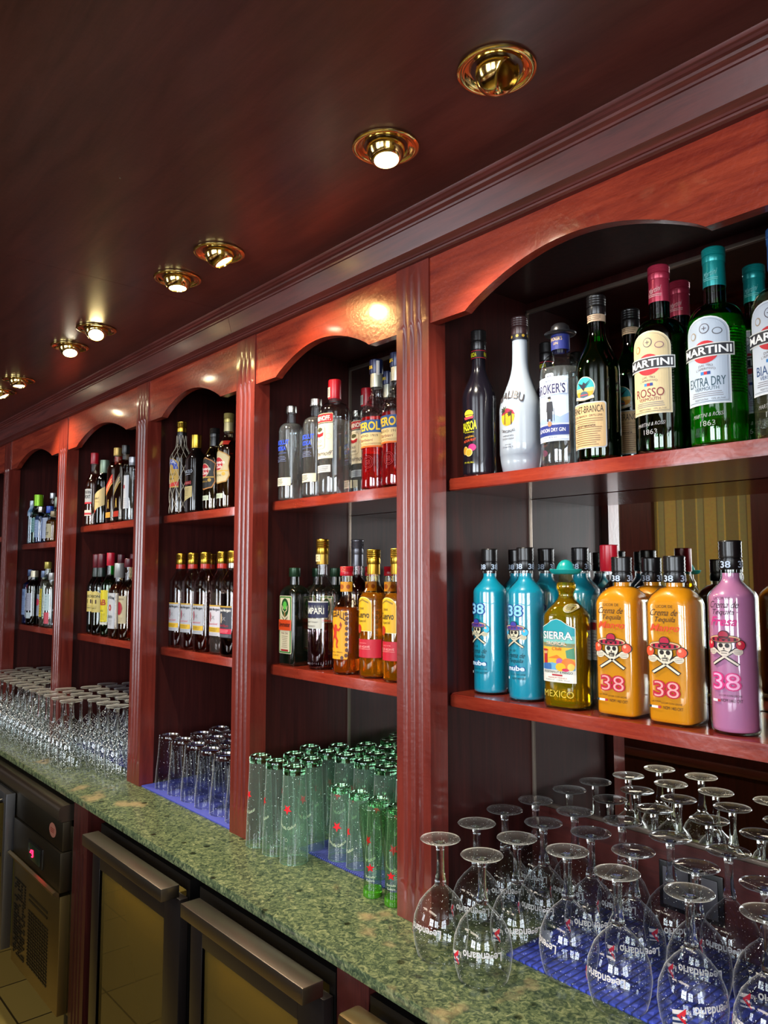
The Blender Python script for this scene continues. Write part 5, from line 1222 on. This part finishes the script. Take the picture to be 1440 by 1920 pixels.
K_yellow = lambda: simple('gin_bottle', .034, .215, .262, .0150, .325, shell('#e8ece0', .6), liquid('#e8ece4', 1.34), .23, capm('#a89848', .5), [('rect', -.030, .050, .016, .190, '#d0b428', 0), ('rect', -.012, .168, -.004, .186, '#3a2a1c', 1)] + lines(-.022, .010, .06, .155, 8, '#7a5a1c', 1, .002), p=4, ry=.03)
K_redfoot = lambda: simple('gin_bottle', .030, .19, .22, .0145, .27, CLEAR, liquid('#e8ecf0', 1.34), .2, capm('#a8a8a8', .5), [('rect', -.028, .02, .028, .075, '#b84858', 0), ('rect', -.028, .085, .028, .165, '#a8c0c8', 0)] + lines(-.02, .02, .09, .16, 5, '#4a6a78', 1))

def B(fn, x, y, shelf, rz, label, group=None):
    z = {'U': ZU, 'L': ZL, 'V': 1.81}[shelf]
    o = place(fn.__name__ if fn.__name__ != '<lambda>' else id(fn), fn, x, y, z + .0003, rz, label, 'bottle', group)
    s = 1.10 if fn is K_mango else 1.06
    o.scale = (s, s, 1); return o

# right bay, upper shelf
B(K_passoa, -1.146, 1.284, 'U', .05, 'matt black bottle with yellow lettering and passion fruit, leftmost on its shelf')
B(K_malibu, -1.028, 1.284, 'U', .02, 'opaque white bottle with brown cap and palm sunset picture')
B(K_broker, -.923, 1.284, 'U', .05, 'clear gin bottle wearing a little black bowler hat as its cap')
B(K_fernet, -.837, 1.284, 'U', -.05, 'tapering green bottle with eagle roundel and tan label, in the front row')
B(K_rosso, -.709, 1.294, 'U', .03, 'vermouth bottle with crimson cap and beige arched label, in front of another')
B(K_dry, -.605, 1.294, 'U', .05, 'bright green vermouth bottle with tall teal cap and pale blue arched label')
B(K_bianco, -.495, 1.294, 'U', .0, 'clear vermouth bottle cut off by the right edge of the photo')
B(K_passoa, -1.10, 1.475, 'U', .12, 'black bottle with yellow neck lettering half hidden behind the bowler-hatted gin bottle')
B(K_redcap, -.955, 1.47, 'U', 0, 'bottle mostly hidden behind the green eagle-label bottle') if False else None
B(K_fernet, -.835, 1.405, 'U', .0, 'green eagle-label bottle in the back row, left of the crimson-capped vermouth')
B(K_rosso, -.722, 1.395, 'U', .05, 'vermouth bottle whose crimson cap shows behind its twin')
B(K_dry, -.592, 1.425, 'U', .05, 'green vermouth bottle with teal cap in the back row near the right edge')
# right bay, lower shelf
B(K_nube, -1.150, 1.318, 'L', -.10, 'turquoise cream liqueur bottle at the left end of its shelf')
B(K_nube, -1.038, 1.304, 'L', .0, 'turquoise cream liqueur bottle beside the sombrero-capped bottle')
B(K_nube, -1.142, 1.402, 'L', .1, 'turquoise cream liqueur bottle in the back row, between the two front ones')
B(K_nube, -1.050, 1.392, 'L', .1, 'turquoise cream liqueur bottle directly behind the second front one')
B(K_nube, -.965, 1.398, 'L', .1, 'turquoise cream liqueur bottle behind the sombrero-capped bottle')
B(K_sierra, -.925, 1.290, 'L', .06, 'golden tequila bottle with a turquoise sombrero for a cap')
B(K_redcap, -.885, 1.384, 'L', .1, 'clear bottle with plain bright red cap behind the orange bottles')
B(K_mango, -.806, 1.302, 'L', .03, 'square orange cream liqueur bottle, left one of the front pair')
B(K_mango, -.701, 1.304, 'L', .03, 'square orange cream liqueur bottle next to the pink bottle')
B(K_mango, -.797, 1.394, 'L', .03, 'square orange cream liqueur bottle in the back row')
B(K_pink, -.597, 1.300, 'L', .06, 'pink cream liqueur bottle near the right edge of the photo')
# second bay, upper shelf
B(K_vodkablue, -1.880, 1.274, 'U', .0, 'clear vodka bottle with blue lettering, next to the left side panel')
B(K_vodkablue, -1.755, 1.274, 'U', .0, 'clear vodka bottle with blue lettering touching the red-capped vodka')
B(K_smirnoff, -1.671, 1.276, 'U', -.02, 'clear vodka bottle with red cap and cream label in the front row')
B(K_vodkablue, -1.80, 1.46, 'U', .0, 'silver-capped clear vodka bottle in the back row')
B(K_smirnoff, -1.685, 1.405, 'U', .0, 'red-capped vodka bottle whose cap peeps up behind the aperitif bottle')
B(K_aperol, -1.500, 1.282, 'U', .02, 'red aperitif bottle with blue-yellow label, half emptied, left of its twin')
B(K_aperol, -1.415, 1.278, 'U', -.02, 'red aperitif bottle partly hidden by the fluted pilaster')
B(K_aperol, -1.565, 1.384, 'U', .1, 'aperitif bottle in the back row showing only its dark blue cap')
# second bay, lower shelf
B(K_jager, -1.878, 1.290, 'L', .0, 'square dark green herbal liqueur bottle with stag emblem and orange band, front left')
B(K_campari, -1.755, 1.300, 'L', .0, 'tall bitter bottle with gold cap and dark blue label')
B(K_jager, -1.885, 1.378, 'L', .0, 'square dark herbal liqueur bottle in the back row, left of the gold-capped bitter')
B(K_jager, -1.796, 1.378, 'L', .0, 'square dark herbal liqueur bottle in the back row behind the bitter bottle')
B(K_campari_silver, -1.712, 1.392, 'L', .0, 'dark red bottle with tall grey cap in the back row')
B(K_jager, -1.795, 1.462, 'L', .0, 'square dark herbal liqueur bottle, rearmost of its bay')
B(K_fireball, -1.625, 1.285, 'L', -.02, 'amber bottle with red cap and yellow label of a leaping red figure')
B(K_fireball, -1.640, 1.384, 'L', -.02, 'red-capped amber bottle in the back row beside the gold-capped tequila')
B(K_cuervo, -1.520, 1.290, 'L', .0, 'amber tequila bottle with gold cap and yellow label, left of two')
B(K_fireball, -1.560, 1.384, 'L', .0, 'red-capped amber bottle in the back row, right one of two')
B(K_cuervo, -1.425, 1.288, 'L', .0, 'amber tequila bottle with yellow label beside the fluted pilaster')
# third bay
B(K_brugal, -2.596, 1.276, 'U', .0, 'rum bottle wrapped in a cream cord net')
B(K_barcelo, -2.483, 1.278, 'U', .0, 'black rum bottle with smooth gold cap')
B(K_hav7, -2.347, 1.276, 'U', .0, 'dark rum bottle with black cap and dark label with red disc')
B(K_havesp, -2.252, 1.276, 'U', .0, 'golden rum bottle with pale label and red disc, half behind the pilaster')
for k, (x, y) in enumerate(((-2.612, 1.292), (-2.512, 1.288), (-2.411, 1.284))):
    B(K_morgan, x, y, 'L', .0, ['gold-capped red rum bottle with grey label, leftmost of three alike', 'gold-capped red rum bottle with grey label, middle of three alike', 'gold-capped red rum bottle with grey label, right one of three alike'][k], 'red rum bottles with grey labels')
B(K_morganw, -2.305, 1.290, 'L', .0, 'clear rum bottle with gold cap between the red rum and the black-labelled rum')
B(K_morgand, -2.212, 1.278, 'L', .0, 'rum bottle with charcoal label and red stripe beside the pilaster')
B(K_morgan, -2.56, 1.385, 'L', .0, 'gold-capped rum bottle in the back row, mostly hidden')
B(K_morgan, -2.46, 1.395, 'L', .0, 'gold-capped rum bottle in the back row whose cap shows right of the third')
# fourth bay
B(K_soco, -3.452, 1.276, 'U', .0, 'red-capped bottle with grey lettered label, leftmost on the whisky shelf')
B(K_peel, -3.331, 1.276, 'U', .0, 'dark bottle with pointed yellow kite-shaped label')
B(K_walkr, -3.190, 1.276, 'U', .0, 'square whisky bottle with slanted red label')
B(K_walkb, -3.105, 1.276, 'U', .0, 'square whisky bottle with slanted black label')
B(K_white, -3.025, 1.276, 'U', .0, 'clear bottle with long white label half behind the pilaster')
B(K_soco, -3.40, 1.365, 'U', .0, 'red-capped bottle just behind the leftmost whisky-shelf bottle')
B(K_walkb, -3.02, 1.37, 'U', .0, 'square whisky bottle in the back row near the pilaster')
B(K_jameson, -3.453, 1.300, 'L', .0, 'green whiskey bottle with maroon cap and cream label, left one of two')
B(K_jameson, -3.362, 1.288, 'L', .0, 'green whiskey bottle with maroon cap and cream label, right one of two')
B(K_jb, -3.262, 1.288, 'L', .0, 'bright green whisky bottle with red cap and yellow label')
B(K_beam, -3.142, 1.278, 'L', .0, 'bourbon bottle with white label and red seal')
B(K_rose, -3.045, 1.278, 'L', .0, 'amber bourbon bottle with red oval on its label')
B(K_jameson, -3.37, 1.378, 'L', .0, 'green whiskey bottle with maroon cap in the back row, behind the bright green one')
B(K_jameson, -3.26, 1.390, 'L', .0, 'green whiskey bottle with maroon cap in the back row, left of the white-label bourbon')
B(K_jameson, -3.16, 1.385, 'L', .0, 'green whiskey bottle with maroon cap in the back row, nearest the pilaster')
# fifth bay
B(K_slim, -4.325, 1.275, 'V', .0, 'slim frosted pale blue bottle at the left of the gin bay')
B(K_clear, -4.27, 1.36, 'V', .0, 'clear stoppered bottle behind the slim frosted one')
B(K_lime, -4.248, 1.282, 'V', .0, 'bottle with tall lime green cap')
B(K_grey, -4.185, 1.36, 'V', .0, 'greyish bottle just behind the lime-capped one')
B(K_silver, -4.165, 1.272, 'V', .0, 'short silver-blue bottle right of the lime-capped one')
B(K_bluecap, -4.055, 1.280, 'V', .0, 'white bottle with blue cap in the narrow gin bay')
B(K_textured, -3.970, 1.272, 'V', .0, 'small amber bottle with lettered paper label at the pilaster')
B(K_bombay, -4.338, 1.284, 'L', .0, 'blue square gin bottle, left end of the lower gin shelf')
B(K_tanq, -4.258, 1.278, 'L', .0, 'green gin bottle with grey label beside the blue square one')
B(K_pinkdot, -4.165, 1.300, 'L', .0, 'gin bottle with a pink-red dot on its grey label')
B(K_yellow, -4.060, 1.282, 'L', .0, 'gin bottle with a tall yellow label')
B(K_redfoot, -3.975, 1.276, 'L', .0, 'clear gin bottle with red band at its foot')
